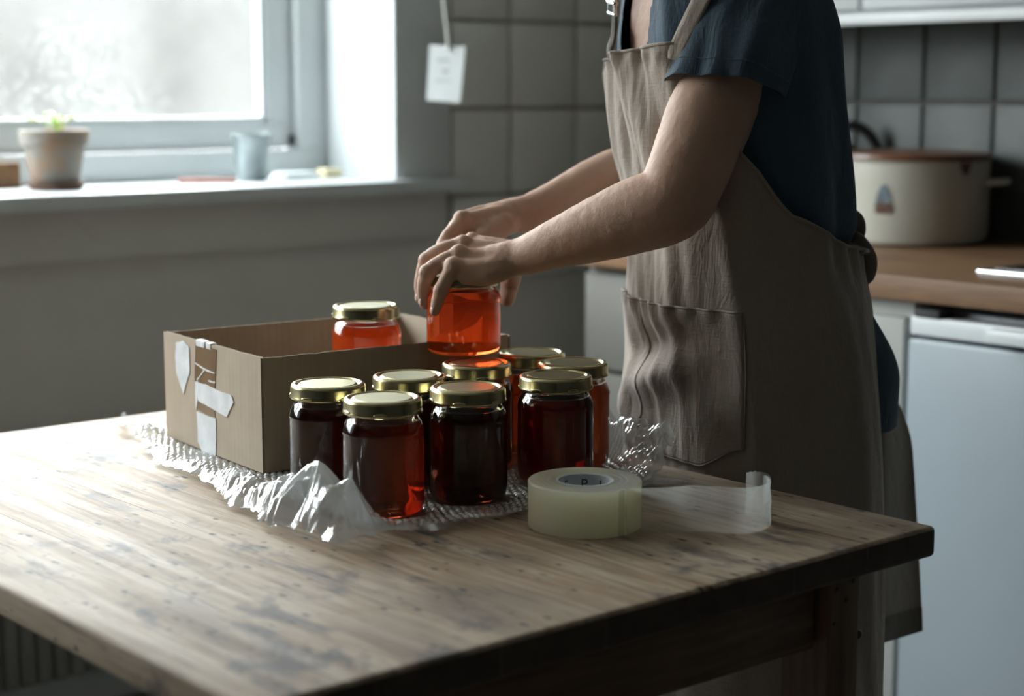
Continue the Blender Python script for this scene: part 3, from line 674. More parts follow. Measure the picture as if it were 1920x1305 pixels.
q = Vector(bo.location)
def lc(x, y): return Vector((x, y, bz))-q
corr(lc(BX0, BY1), lc(BX0, BY0), (1, 0, 0), BH).build('end_panel', M['card'], bo)
corr(lc(BX1, BY0), lc(BX1, BY1), (-1, 0, 0), BH-.002).build('end_panel', M['card'], bo)
corr(lc(BX0+TH, BY0), lc(BX1-TH, BY0), (0, 1, 0), BH-.001).build('side_panel', M['card'], bo)
corr(lc(BX1-TH, BY1), lc(BX0+TH, BY1), (0, -1, 0), BH-.001).build('side_panel', M['card'], bo)
MB().box((BX0+TH-q.x, BY0+TH-q.y, .0002), (BX1-TH-q.x, BY1-TH-q.y, .004)).build('bottom_panel', M['card'], bo)
def onbox(px, py):                                # a pixel on the end panel, in the frame of the box
    nb = Vector((-BC, -BS, 0)); d = ray(px, py); k = (q+nb*.0004-C0).dot(nb)/d.dot(nb); p = C0+d*k-q
    return Vector((p.x*BC+p.y*BS, -p.x*BS+p.y*BC, p.z))
def scrap(pts, name, mat, th=.0006, s=3.263, ox=220, oy=520):
    c = [onbox(ox+a/s, oy+b/s) for a, b in pts]; n = len(c)
    # densify with torn wobble
    D = []
    for i in range(n):
        a, b = c[i], c[(i+1) % n]
        for k in range(5):
            p = a.lerp(b, k/5); D.append(p+Vector((0, .0011*noise.noise(p*500), .0011*noise.noise(p*500+Vector((9, 0, 0))))))
    n = len(D); V = D+[p-Vector((th, 0, 0)) for p in D]
    return link(name, mesh(V, [list(range(n)), list(range(n, 2*n))[::-1]]+[[i, (i+1) % n, (i+1) % n+n, i+n] for i in range(n)], False), mat, bo)
scrap([(478, 398), (606, 442), (600, 640), (598, 860), (545, 840), (482, 800), (474, 600)], 'tape_strip', M['card_tape'], .0003)
scrap([(362, 398), (405, 388), (440, 425), (445, 580), (425, 640), (406, 712), (388, 660), (362, 580), (356, 480)], 'paper_scrap', M['paper_scrap'])
scrap([(490, 640), (540, 655), (640, 702), (700, 722), (714, 765), (695, 800), (672, 855), (610, 820), (540, 780), (496, 752)], 'paper_scrap', M['paper_scrap'], .0009)
scrap([(488, 822), (520, 832), (560, 852), (604, 862), (606, 960), (602, 1098), (585, 1092), (560, 1078), (520, 1066), (496, 1010)], 'paper_scrap', M['paper_scrap'])
for a in ([(478, 520), (540, 560), (596, 585), (594, 592), (536, 569), (478, 528)], [(540, 562), (492, 630), (488, 626), (534, 560)], [(556, 628), (600, 642), (598, 650), (556, 636)], [(478, 640), (496, 634), (492, 750), (484, 820), (478, 700)]):
    scrap(a, 'tape_tear', M['paper_scrap'], .0007)
# tape end folded over the rim
a = onbox(370, 644); m = MB()
for k, (dy, hh) in enumerate(((0, .004), (-.012, .003), (-.03, .0025))):
    m.box((BX0-q.x-.0012, a.y+dy-.010, BH-.007), (BX0-q.x+.008, a.y+dy+.003, BH+hh*.4), b=.0006)
m.build('tape_fold', M['paper_scrap'], bo)
pad = MB().box((.03, .03, .0042), (BX1-BX0-.03, BY1-BY0-.03, .0560), b=.004).build('packing_pad', M['card']); pad.location = bo.location; pad.rotation_euler = (0, 0, BR)
tag(pad, 'folded brown packing pad inside the cardboard box', 'packing')

# ------------------------------------------------------------------ jars
def jar_meshes():
    r = JR; H = JH
    zl = H-.017                                    # underside of the lid
    out = [(.0005, .0025), (.020, .0020), (.032, .0004), (r-.007, 0), (r-.0025, .0035), (r-.0004, .009), (r, .016), (r, .050), (r-.0002, H-.044), (r, H-.040), (r+.0006, H-.038), (r-.0002, H-.035),
           (r-.0018, H-.029), (r-.0055, H-.0225), (r-.0072, H-.0195), (r-.0072, H-.0165), (r-.0060, H-.0150), (r-.0060, H-.0125), (r-.0070, H-.011), (r-.0070, H-.003), (.0005, H-.003)]
    t = .0026; zh = H-.0265                        # honey level
    cav = [(.0005, zh), (r-.0072-t*.3, zh), (r-.0095, zh+.0025), (r-.0100, H-.018), (r-.0098, H-.008), (.0005, H-.0065)]
    g = MB().lathe(out, n=56); nf = len(g.f)
    V, Fc = [], []
    g2 = MB().lathe(cav, n=56)
    me = bpy.data.meshes.new('glass'); allv = g.v+g2.v; off = len(g.v)
    bm = bmesh.new(); bm2 = bmesh.new()
    for B, src in ((bm, g), (bm2, g2)):
        vs = [B.verts.new(v) for v in src.v]
        for f in src.f: B.faces.new([vs[i] for i in f])
        bmesh.ops.recalc_face_normals(B, faces=B.faces)
    bmesh.ops.reverse_faces(bm2, faces=bm2.faces)
    tmp = bpy.data.meshes.new('c'); bm2.to_mesh(tmp); bm.from_mesh(tmp); bm.to_mesh(me); bm.free(); bm2.free()
    me.polygons.foreach_set('use_smooth', [True]*len(me.polygons)); me.set_sharp_from_angle(angle=math.radians(60)); me.materials.append(M['glass'])
    hn = [(.0005, .006), (.03, .0055), (r-.008, .006), (r-.0038, .011), (r-t, .018), (r-t, H-.041), (r-t-.0012, H-.033), (r-t-.004, H-.0285), (r-t-.0046, zh-.0003), (.0005, zh-.0003)]
    hm = MB().lathe(hn, n=48).mesh(True, 50)
    R2 = .0436
    ld = [(R2-.0012, H-.0160), (R2, H-.0166), (R2+.0004, H-.0158), (R2+.0002, H-.0145), (R2-.0004, H-.013), (R2-.0004, H-.0045), (R2-.0012, H-.0018), (R2-.003, H-.0004), (R2-.0052, H), (R2-.0066, H-.0006), (R2-.0072, H-.0022), (R2-.0082, H-.0028), (R2-.0092, H-.0022), (R2-.0105, H-.0010), (R2-.0125, H-.0008)]
    lm = MB(); lm.lathe(ld+[(R2-.0125, H-.0026), (R2-.0055, H-.004), (R2-.002, H-.006), (R2-.0018, H-.016)], n=64, closed=True)
    lmesh = lm.mesh(True, 50); lmesh.materials.append(M['lid'])
    tp = MB().lathe([(.0005, H-.0012), (R2-.0128, H-.0008), (R2-.0124, H-.0012), (R2-.0124, H-.0026), (.0005, H-.0026)], n=64).mesh(True, 40); tp.materials.append(M['lid_top'])
    # stamped lugs of the twist-off lid
    lug = MB()
    for k in range(6):
        a = k*PI/3+.3; c = Vector((math.cos(a)*(R2-.0004), math.sin(a)*(R2-.0004), H-.0138)); tg_ = Vector((-math.sin(a), math.cos(a), 0)); nr = Vector((math.cos(a), math.sin(a), 0))
        lug.ell(c, (tg_*.008, nr*.0012, Z*.0022), 10, 6)
    lgm = lug.mesh(True, 0); lgm.materials.append(M['lid'])
    return me, hm, lmesh, tp, lgm
GM, HM, LM, TPM, LGM = jar_meshes()
HMS = {}
for k in ('light', 'dark', 'mid', 'pale'):
    h = HM.copy(); h.materials.append(M['honey_'+k]); HMS[k] = h
def jar(loc, kind, label, rot=0, sc=1.0, tilt=None):
    j = empty('honey_jar', loc); tag(j, label, 'jar', 'glass honey jars with gold lids'); j.scale = (sc,)*3
    j.rotation_euler = (tilt[0], tilt[1], rot) if tilt else (0, 0, rot)
    link('glass_body', GM, None, j); link('honey', HMS[kind], None, j); l = link('lid', LM, None, j); link('lid_panel', TPM, None, l); link('lid_lugs', LGM, None, l)
    return j
JZ = TZ+.0038
info = {'A': ('dark', 'leftmost dark honey jar on the bubble wrap, against the front of the box'), 'B': ('mid', 'honey jar nearest the front, standing behind the crumpled bubble wrap corner'),
        'C': ('dark', 'dark honey jar in the second row touching the box front, between leftmost and held jar'), 'D': ('dark', 'nearly black honey jar in the middle of the front row'),
        'E': ('dark', 'honey jar directly below the held jar, its lid glowing orange'), 'F': ('mid', 'rearmost honey jar on the table, at the right end of the box'),
        'G': ('pale', 'bright orange honey jar farthest right, nearest the apron'), 'H': ('dark', 'dark honey jar at the right of the front row, behind the tape roll')}
for n_, (kd, lb) in info.items():
    q_ = JP[n_]; jar((q_.x, q_.y, JZ), kd, lb, random.uniform(0, 6))
bi = at(686, 567, 2.262); jar((bi.x, bi.y, bz+.0565), 'light', 'amber honey jar standing inside the cardboard box', 1.0)
kb = at(869, 514, 2.205)                          # centre of the lid of the held jar
KS = 1.04; kj = jar((kb.x, kb.y, TZ+.0038+JH+.0015), 'light', 'glowing orange honey jar held up in both hands', .4, KS)
kj.scale = (KS, KS, (kb.z-(TZ+.0038+JH+.0015))/JH)

# ------------------------------------------------------------------ tape roll
te = onz(1096, 984, TZ); RT, RC, HT = .0735, .0315, .050
c_l = onz(988, 985, TZ); c_r = onz(1205, 985, TZ); RT = (c_r-c_l).length/2*.985
tr_ = empty('tape_roll', (te.x, te.y, TZ+.0003)); tag(tr_, 'thick roll of clear packing tape with a loose end on the table', 'tape roll')
prof = [(RC, .0005), (RT-.001, .0), (RT, .0012)]
for k in range(1, 9): prof.append((RT-.0003*(k % 2)-.0002, HT*k/9))
prof += [(RT, HT-.0015), (RT-.0015, HT)]
for k in range(12): prof.append((RT-.004-(RT-RC-.005)*k/12, HT-.0006*(k % 3)*.5))
prof += [(RC, HT-.0006)]
MB().lathe(prof, n=72, closed=True).build('tape_windings', M['tape'], tr_)
RK = RC-.0004
core = MB().lathe([(RK, .0004), (RK, HT-.0006), (RK-.0028, HT-.0006), (RK-.0028, .0004)], n=56, closed=True).build('core', M['core'], tr_)
# black lettering printed round the inside of the core
def core_text(txt, ang, z0, size):
    cu_ = bpy.data.curves.new('t', 'FONT'); cu_.body = txt; cu_.size = size; cu_.align_x = 'CENTER'
    o = bpy.data.objects.new('t', cu_); COL.objects.link(o); dg = bpy.context.evaluated_depsgraph_get(); me = bpy.data.meshes.new_from_object(o.evaluated_get(dg)); bpy.data.objects.remove(o)
    rr = RK-.0030
    for v in me.vertices:
        a = ang-v.co.x/rr; v.co = Vector((math.cos(a)*rr, math.sin(a)*rr, z0+v.co.y))
    me.update(); ob = link('core_print', me, M['ink'], core); return ob
ab = math.atan2(Fh.y, Fh.x)
for tx, da in (('5', .75), ('P', -.02), ('J', -.7), ('g', 1.2)): core_text(tx, ab+da, HT-.017, .016)
# loose end: a ribbon standing on edge
pts = [onz(1212, 1000, TZ), onz(1250, 1001, TZ), onz(1290, 997, TZ), onz(1340, 999, TZ), onz(1390, 1002, TZ), onz(1428, 996, TZ), onz(1444, 984, TZ), onz(1436, 972, TZ), onz(1415, 968, TZ), onz(1398, 970, TZ)]
st_ = Vector((te.x, te.y, TZ))
ta = (onz(1200, 1006, TZ)-st_); ta.z = 0; a0 = math.atan2(ta.y, ta.x)
pts[0] = st_+Vector((math.cos(a0-.05), math.sin(a0-.05), 0))*(RT+.0006)
pts.insert(0, st_+Vector((math.cos(a0-.16), math.sin(a0-.16), 0))*(RT+.0005)); pts.insert(0, st_+Vector((math.cos(a0-.28), math.sin(a0-.28), 0))*(RT+.0004))
P, _ = cr_spline([p-Vector(tr_.location) for p in pts], [1]*len(pts), 8)
V = []; Fc = []; rows = 10
for i, p in enumerate(P):
    f_ = i/(len(P)-1)
    for j in range(rows+1):
        z = HT*.985*j/rows; b = .0016*noise.noise(Vector((f_*9, j*.3, 5)))*smooth01((f_-.2)*3)
        top = (j == rows)*(f_ > .9)*.004*noise.noise(Vector((f_*90, 0, 0)))
        V.append(Vector((p.x, p.y, .0006+z+top))+R*b)
for i in range(len(P)-1):
    for j in range(rows): a = i*(rows+1)+j; Fc.append([a, a+rows+1, a+rows+2, a+1])
link('loose_end', mesh(V, Fc, True, 0), M['tape_film'], tr_)
# the end folded double into a whitish tab
i0, i1 = int(len(P)*.70), int(len(P)*.86); W = []; Fq = []
for i in range(i0, i1):
    for j in range(rows+1):
        v = V[i*(rows+1)+j]; W.append(v-Fh*.0012+R*.0003*noise.noise(Vector((i*.5, j*.8, 3)))+Z*(-.003 if j == rows else 0))
for i in range(i1-i0-1):
    for j in range(rows): a = i*(rows+1)+j; Fq.append([a, a+rows+1, a+rows+2, a+1])
link('folded_tab', mesh(W, Fq, True, 0), M['tape_tab'], tr_)

# ------------------------------------------------------------------ person at the right edge of the table
fB = (R*-.95-Fh*.31).normalized(); vB = (R*.31-Fh*.95).normalized()     # facing, and towards the left hand side
PB0 = at(1399, 640, 2.29); PB0.z = 0
per = empty('person', (PB0.x, PB0.y, 0)); tag(per, 'person in navy shirt and linen apron lifting a honey jar from the table', 'person')
def addp(o, parent=per):
    o.parent = parent; o.matrix_parent_inverse = Matrix.Translation(-Vector((PB0.x, PB0.y, 0))) if parent is per else Matrix(); return o
LEAN = [(0, 0), (.9, 0), (1.05, .012), (1.29, .040), (1.42, .050), (1.7, .075)]
TA = [(.40, .200), (.6, .194), (.8, .184), (.95, .172), (1.05, .156), (1.2, .164), (1.30, .172), (1.36, .166), (1.40, .135), (1.43, .085), (1.46, .062)]
TBf = [(.40, .134), (.6, .128), (.8, .122), (.95, .120), (1.05, .114), (1.2, .120), (1.30, .120), (1.36, .110), (1.40, .098), (1.43, .070), (1.46, .060)]
def cen(z): return PB0+fB*interp(LEAN, z)+Z*z
def rad(z, th, off=0, n=2.3):
    a = interp(TA, z)+off; b = interp(TBf, z)+off
    return (abs(math.cos(th)/b)**n+abs(math.sin(th)/a)**n)**(-1/n)
def surf(z, th, off=0): r = rad(z, th, off); return cen(z)+(fB*math.cos(th)+vB*math.sin(th))*r

# --- skin: one continuous body grown from limbs, trunk, palms and fingers
b = MB()
def A(px, py, d): return at(px, py, d)
# trunk
zs = [.86, .95, 1.05, 1.15, 1.25, 1.32, 1.37, 1.40, 1.43, 1.46, 1.50]
V = []; Fc = []; n = 28
for z in zs:
    for i in range(n):
        th = 2*PI*i/n; V.append(surf(z, th, -.024+.017*smooth01((1-abs(th if th < PI else th-2*PI))/.5)*smooth01((z-1.1)/.1)) if z < 1.44 else cen(z)+(fB*math.cos(th)*.055+vB*math.sin(th)*.055)+fB*.01)
for j in range(len(zs)-1):
    for i in range(n): Fc.append([j*n+i, j*n+(i+1) % n, (j+1)*n+(i+1) % n, (j+1)*n+i])
Fc.append(list(range(n))[::-1]); Fc.append([(len(zs)-1)*n+i for i in range(n)]); b.add(V, Fc)
# head (above the picture)
hc = cen(1.60)+fB*.045
b.ell(hc+Z*.025-fB*.01, (fB*.092, vB*.074, Z*.098)); b.ell(hc-Z*.045+fB*.025, (fB*.062, vB*.056, Z*.066))
b.tube([hc+fB*.085+Z*.015, hc+fB*.102-Z*.012, hc+fB*.098-Z*.022], [.008, .012, .011], 10); b.tube([hc+fB*.078-Z*.052+vB*.02, hc+fB*.086-Z*.05, hc+fB*.078-Z*.052-vB*.02], [.005, .009, .005], 8)
for s in (1, -1): b.ell(hc+vB*.074*s-fB*.01-Z*.005, (fB*.018, vB*.008, Z*.03), 10, 8)
b.tube([cen(1.44)+fB*.01, hc-Z*.06-fB*.01], [.055, .052], 16)
# legs
for s in (1, -1):
    b.tube([PB0+vB*.085*s+Z*.90, PB0+vB*.09*s+Z*.5, PB0+vB*.09*s+Z*.28-fB*.01, PB0+vB*.09*s+Z*.08-fB*.015], [.085, .055, .05, .036], 16, sub=3)
# near (left) arm
b.tube([A(1440, -25, 2.13), A(1368, 130, 2.10), A(1322, 240, 2.085), A(1284, 335, 2.072), A(1258, 380, 2.07), A(1190, 405, 2.09), A(1110, 434, 2.115), A(1040, 458, 2.14), A(985, 479, 2.165), A(948, 486, 2.174), A(912, 487, 2.182), A(885, 484, 2.19)],
       [.060, .0545, .0525, .0485, .0475, .0455, .0385, .0300, .0245, .0222, .0175, .011], 48, sub=4)
# far (right) arm
b.tube([A(1300, -20, 2.44), A(1290, 150, 2.47), A(1272, 280, 2.47), A(1215, 312, 2.45), A(1130, 341, 2.42), A(1050, 378, 2.385), A(995, 399, 2.36), A(955, 405, 2.35), A(915, 410, 2.342), A(890, 418, 2.335)],
       [.058, .050, .043, .043, .038, .0315, .0262, .0235, .0185, .011], 44, sub=4)
def finger(pts, r): b.tube([A(*p) for p in pts], r, 22, sub=5)
# left hand over the lid: metacarpals, then fingers round the jar
finger([(965, 496, 2.165), (905, 506, 2.162), (851, 503, 2.168)], [.015, .0145, .0125])
finger([(965, 487, 2.175), (905, 487, 2.178), (861, 481, 2.186)], [.016, .0145, .0125])
finger([(965, 478, 2.19), (910, 470, 2.198), (871, 463, 2.208)], [.016, .0140, .0125])
finger([(965, 473, 2.205), (915, 463, 2.22), (886, 457, 2.236)], [.015, .0140, .0120])
finger([(960, 502, 2.165), (915, 515, 2.158), (872, 519, 2.163)], [.0125, .0135, .0105])      # heel of the hand
finger([(851, 503, 2.168), (838, 522, 2.160), (827, 545, 2.161), (820, 567, 2.172), (816, 584, 2.184)], [.0120, .0095, .0092, .0082, .0072])
finger([(861, 481, 2.186), (830, 491, 2.178), (803, 512, 2.180), (794, 542, 2.196), (797, 570, 2.207)], [.0122, .0105, .0103, .0090, .0078])
finger([(868, 463, 2.208), (832, 469, 2.205), (802, 489, 2.212), (790, 530, 2.232), (791, 562, 2.240)], [.0122, .0108, .0105, .0092, .0080])
finger([(886, 457, 2.236), (850, 462, 2.27), (818, 482, 2.285), (806, 520, 2.29), (810, 555, 2.285)], [.0120, .0105, .0102, .0090, .0080])
finger([(960, 478, 2.20), (962, 500, 2.24), (956, 532, 2.268), (951, 562, 2.262)], [.016, .0145, .0125, .0105])
# right hand behind it, palm side showing
finger([(975, 402, 2.35), (915, 408, 2.325), (868, 416, 2.305)], [.0185, .0145, .0120])
finger([(975, 398, 2.36), (915, 402, 2.345), (872, 410, 2.33)], [.0175, .0145, .0120])
finger([(975, 400, 2.37), (920, 406, 2.365), (882, 416, 2.352)], [.0165, .0140, .0115])
finger([(975, 408, 2.375), (930, 418, 2.378), (895, 430, 2.370)], [.0155, .0135, .0110])
finger([(868, 416, 2.305), (846, 437, 2.292), (829, 465, 2.288), (822, 505, 2.296), (830, 540, 2.290)], [.0115, .0100, .0098, .0088, .0080])
finger([(872, 410, 2.33), (850, 432, 2.325), (836, 468, 2.320), (836, 510, 2.310), (846, 545, 2.298)], [.0118, .0102, .0100, .0090, .0082])
finger([(882, 416, 2.352), (862, 440, 2.35), (852, 478, 2.338), (858, 515, 2.316), (868, 545, 2.302)], [.0112, .0098, .0096, .0088, .0080])
finger([(895, 430, 2.37), (880, 455, 2.365), (874, 488, 2.350), (882, 520, 2.322), (890, 545, 2.304)], [.0105, .0090, .0086, .0078, .0070])
finger([(985, 402, 2.358), (955, 414, 2.338), (926, 432, 2.314), (902, 450, 2.292), (888, 478, 2.285), (884, 500, 2.282)], [.010, .0165, .0172, .0128, .0105, .0090])
finger([(955, 415, 2.36), (920, 425, 2.35)], [.018, .016])
finger([(945, 420, 2.325), (905, 428, 2.312), (876, 428, 2.305)], [.016, .014, .010])      # web between thumb and index
for p_, r_ in (((851, 500, 2.163), .0132), ((861, 477, 2.182), .0134), ((870, 459, 2.205), .0134), ((886, 453, 2.234), .0128), ((826, 544, 2.158), .0100), ((801, 511, 2.177), .0112), ((800, 488, 2.209), .0114), ((867, 411, 2.302), .0128)):
    c_ = A(*p_); b.ell(c_, (R*r_, Fh*r_, Z*r_), 16, 10)                                     # knuckles
for p_, q_ in (((940, 464, 2.178), (872, 455, 2.204)), ((945, 474, 2.164), (864, 473, 2.180)), ((950, 484, 2.155), (854, 496, 2.160))):
    b.tube([A(*p_), A(*q_)], [.0028, .0034], 10, sub=4)                                     # tendons
me = b.mesh(False)
me = evaluated(me, [('REMESH', {'mode': 'VOXEL', 'voxel_size': .0026, 'use_smooth_shade': True}), ('SMOOTH', {'factor': .5, 'iterations': 3})])
# fine relief: knuckle creases and tendons come from a little noise along the surface
cs = [v.co.copy() for v in me.vertices]; nv3 = [v.normal.copy() for v in me.vertices]; fl = []
for c, nn in zip(cs, nv3): fl += list(c+nn*(.0005*noise.noise(c*70)+.0003*noise.noise(c*160)))
me.vertices.foreach_set('co', fl)
me.materials.clear(); me.update()
me.polygons.foreach_set('use_smooth', [True]*len(me.polygons))
body = addp(link('body', me, M['skin']))
for p_, q_ in (((815, 582, 2.176), (814, 590, 2.178)), ((793, 566, 2.200), (793, 575, 2.202)), ((786, 558, 2.236), (786, 568, 2.238))):
    a_ = A(*p_); d_ = (A(*q_)-a_).normalized(); nn = (-Fh*.5-R*.85).normalized(); sd = d_.cross(nn).normalized(); nn = sd.cross(d_).normalized()
    addp(MB().ell(a_+nn*.0035, (d_*.0055, sd*.0042, nn*.0018), 12, 8).build('fingernail', M['nail']))

# --- navy shirt
def fold_shirt(z, th):
    f = .010*noise.noise(Vector((th*2.2, z*3.0, 1)))+.006*noise.noise(Vector((th*5+z*6, z*5, 2)))
    f += .004*math.sin(th*9+z*11+2*noise.noise(Vector((th, z*3, 0))))*smooth01((1.25-z)/.2)
    return f
V = []; Fc = []; n = 120; zz = [.80+.63*i/74 for i in range(75)]
ok = {}
for j, z in enumerate(zz):
    for i in range(n):
        th = 2*PI*i/n-PI
        off = .004+fold_shirt(z, th)*(1 if z < 1.36 else max(0, 1-(z-1.36)/.05))
        back = smooth01((abs(th)-1.9)/.7)
        off += back*.004*math.exp(-((z-1.10)/.10)**2)          # billow over the tie
        if z < 1.0: off += back*.055*smooth01((1.0-z)/.14)-.012*(1-back)
        if 1.0 <= z < 1.06: off -= .014*math.exp(-((z-1.03)/.018)**2)
        V.append(surf(z, th, off))
for j in range(len(zz)-1):
    for i in range(n):
        z = zz[j]; th = 2*PI*(i+.5)/n-PI
        wv = .06+max(0, z-1.20)*2.6
        if z > 1.20 and abs(th+.06) < wv and z < 1.47: continue
        Fc.append([j*n+i, j*n+(i+1) % n, (j+1)*n+(i+1) % n, (j+1)*n+i])
def sleeve(pts, rads, hemtilt):
    P, Q = cr_spline([Vector(p) for p in pts], rads, 10); m = 56; base = len(V)
    for i, p in enumerate(P):
        t = (P[min(i+1, len(P)-1)]-P[max(i-1, 0)]).normalized(); u = (vB-t*vB.dot(t)).normalized(); s = t.cross(u); f_ = i/(len(P)-1)
        for q in range(m):
            a = 2*PI*q/m; wr = .0065*noise.noise(Vector((math.cos(a)*2, math.sin(a)*2, f_*3)))+.006*noise.noise(Vector((math.cos(a)*4, math.sin(a)*4, f_*1.6+5)))
            r = Q[i]+wr*(.4+f_); d = u*math.cos(a)+s*math.sin(a)
            V.append(p+d*r+t*(f_**2*hemtilt*d.dot(-fB)))
    for i in range(len(P)-1):
        for q in range(m): Fc.append([base+i*m+q, base+i*m+(q+1) % m, base+(i+1)*m+(q+1) % m, base+(i+1)*m+q])
    # turned hem
    return P, Q
P, Q = sleeve([A(1458, -95, 2.17), A(1432, -20, 2.135), A(1400, 60, 2.11), A(1360, 176, 2.095)], [.066, .080, .078, .0735], -.014)
sleeve([A(1330, -90, 2.40), A(1300, -20, 2.44), A(1295, 60, 2.455), A(1290, 140, 2.465)], [.05, .066, .064, .066], .02)
me = mesh(V, Fc, True, 0); me = evaluated(me, [('SOLIDIFY', {'thickness': .0016, 'offset': 0}), ('SUBSURF', {'levels': 1})])
me.materials.clear(); shirt = addp(link('shirt', me, M['navy']))
# stitched sleeve hem
t = (P[-1]-P[-3]).normalized(); u = (vB-t*vB.dot(t)).normalized(); s = t.cross(u)
ring = []
for q in range(57):
    a = 2*PI*q/56; d = u*math.cos(a)+s*math.sin(a); f_ = .88
    wr = .0065*noise.noise(Vector((math.cos(a)*2, math.sin(a)*2, f_*3)))+.006*noise.noise(Vector((math.cos(a)*4, math.sin(a)*4, f_*1.6+5)))
    ring.append(P[-4]+d*(Q[-4]+wr*1.28+.0009)+t*(f_**2*-.014*d.dot(-fB)))
addp(MB().tube(ring, .0008, 6, caps=False).build('hem_stitching', M['navy_seam']))

# --- linen apron: bib and skirt in one wrapped sheet
def ztop(th):
    a = abs(th+.0)
    if th >= 0: return interp([(0, 1.283), (.80, 1.291), (.94, 1.29), (1.0, 1.25), (1.2, 1.155), (1.5, 1.085), (2.0, 1.045), (2.75, 1.025)], th)
    return interp([(0, 1.283), (.70, 1.272), (.76, 1.25), (1.0, 1.18), (1.5, 1.10), (2.0, 1.06), (2.75, 1.035)], a)
ZH = .425
def apron_pt(z, th, extra=0):
    f = .006*noise.noise(Vector((th*3, z*2.2, 11)))+.0045*noise.noise(Vector((th*7+z*4, z*4, 12)))
    bibf = smooth01((z-1.06)/.1)
    f += bibf*(.007*math.sin(th*8+z*16+1.5*noise.noise(Vector((th*2, z*5, 3))))+.004*noise.noise(Vector((th*9, z*6, 7))))
    f += .004*math.sin(th*26+z*3)*math.exp(-((z-1.275)/.012)**2)*(1 if abs(th) < 1 else 0)
    wst = math.exp(-((z-1.03)/.035)**2)*smooth01((abs(th)-1.2)/.6); f += .004*math.sin(th*30)*wst
    sk = smooth01((.98-z)/.25); f += sk*.010*math.sin(th*5.5+.8+z*2)*.8
    # creases where the front is pressed against the table edge
    if -1.0 < th < 1.2:
        f += .012*math.exp(-((z-.86-.05*th)/.022)**2)*math.exp(-((th-.25)/.5)**2)-.010*math.exp(-((z-.905-.04*th)/.022)**2)*math.exp(-((th-.2)/.5)**2)
        f += .009*math.exp(-((z-.805+.06*th)/.018)**2)*math.exp(-((th+.1)/.45)**2)
    off = .020+f+extra
    if z < 1.03: off += .004*smooth01((1.03-z)/.1)
    return surf(z, th, off)
V = []; Fc = []; nth = 190; nz = 150; T0, T1 = -2.35, 2.72
for i in range(nth+1):
    th = T0+(T1-T0)*i/nth; zt_ = ztop(th)
    for j in range(nz+1):
        z = ZH+(zt_-ZH)*j/nz; p = apron_pt(z, th)
        if p.x < TX1+.004 and z > TZ-.06 and z < TZ+.02: p.x = TX1+.004
        if p.x < TX1+.003 and z < TZ: p.x = TX1+.003
        V.append(p)
for i in range(nth):
    for j in range(nz): a = i*(nz+1)+j; Fc.append([a, a+nz+1, a+nz+2, a+1])
me = mesh(V, Fc, True, 0); me = evaluated(me, [('SOLIDIFY', {'thickness': .0014, 'offset': 0})]); me.materials.clear()
apron = addp(link('apron', me, M['linen'])); apron['label'] = 'beige linen bib apron with front pocket'
def sub(o, parent=apron): o.parent = parent; return o
# rolled edge of the bib and side seam
edge = [apron_pt(ztop(T0+(T1-T0)*i/nth)-.002, T0+(T1-T0)*i/nth, .0012) for i in range(0, nth+1, 2)]
sub(MB().tube(edge, .0021, 8).build('top_hem', M['linen']))
def seam(pts, r=.0011, nm='seam', mat='linen_dark'): return sub(MB().tube(pts, r, 6).build(nm, M[mat]))
# pocket: a patch a few millimetres proud with a gaping mouth
p0, p1, zt0, zb0 = -.72, 1.12, .968, .775
V = []; Fc = []; a_, c_ = 60, 50
for i in range(a_+1):
    s_ = i/a_; th = p0+(p1-p0)*s_
    for j in range(c_+1):
        t_ = j/c_; low = zb0+.028*smooth01((s_-.82)/.18)+.02*smooth01((.15-s_)/.15); z = low+(zt0-low)*t_
        gap = .0035+.010*smooth01((t_-.55)/.45)*math.sin(PI*min(1, max(0, s_*1.06)))*(.6+.5*noise.noise(Vector((s_*6, 0, 2))))
        gap += .006*noise.noise(Vector((s_*5, t_*3, 21)))*math.sin(PI*t_)*math.sin(PI*s_)+.0022*math.sin(s_*60)*smooth01((t_-.86)/.14)
        p = apron_pt(z, th, gap*(1 if 0 < i < a_ else .4)); V.append(p)
for i in range(a_):
    for j in range(c_): q = i*(c_+1)+j; Fc.append([q, q+c_+1, q+c_+2, q+1])
me = mesh(V, Fc, True, 0); me = evaluated(me, [('SOLIDIFY', {'thickness': .0014, 'offset': 0})]); me.materials.clear(); sub(link('pocket', me, M['linen']))
seam([V[i*(c_+1)+c_]+Z*.0004 for i in range(a_+1)], .0017, 'pocket_hem', 'linen')
seam([V[a_*(c_+1)+j]-fB*0+vB*.0012 for j in range(c_+1)]); seam([V[i*(c_+1)]+vB*.001 for i in range(a_+1)])
mid_i = int(a_*.42); seam([V[mid_i*(c_+1)+j]+(fB*.6+vB*.8)*.0014 for j in range(c_+1)], .0009)
# straps
def ribbon(pts, wdt, nrm, nm, mat, th=.0022, parent=apron, sub_=6):
    P, _ = cr_spline([Vector(p) for p in pts], [1]*len(pts), sub_); V = []; Fc = []
    for i, p in enumerate(P):
        t = (P[min(i+1, len(P)-1)]-P[max(i-1, 0)]).normalized(); nn = Vector(nrm(i/(len(P)-1)) if callable(nrm) else nrm); s = t.cross(nn).normalized(); n2 = s.cross(t).normalized()
        for k in range(5): f_ = k/4-.5; V.append(p+s*(wdt*f_)+n2*(.0012*math.sin(k*2.1+i*.4)))
    for i in range(len(P)-1):
        for k in range(4): a = i*5+k; Fc.append([a, a+5, a+6, a+1])
    me = mesh(V, Fc, True, 0); me = evaluated(me, [('SOLIDIFY', {'thickness': th, 'offset': 0})]); me.materials.clear(); o = link(nm, me, M[mat]); o.parent = parent; return o
ns = apron_pt(1.285, .72, .003); nt_ = surf(1.40, .85, .012); ntt = surf(1.425, 1.3, .014)
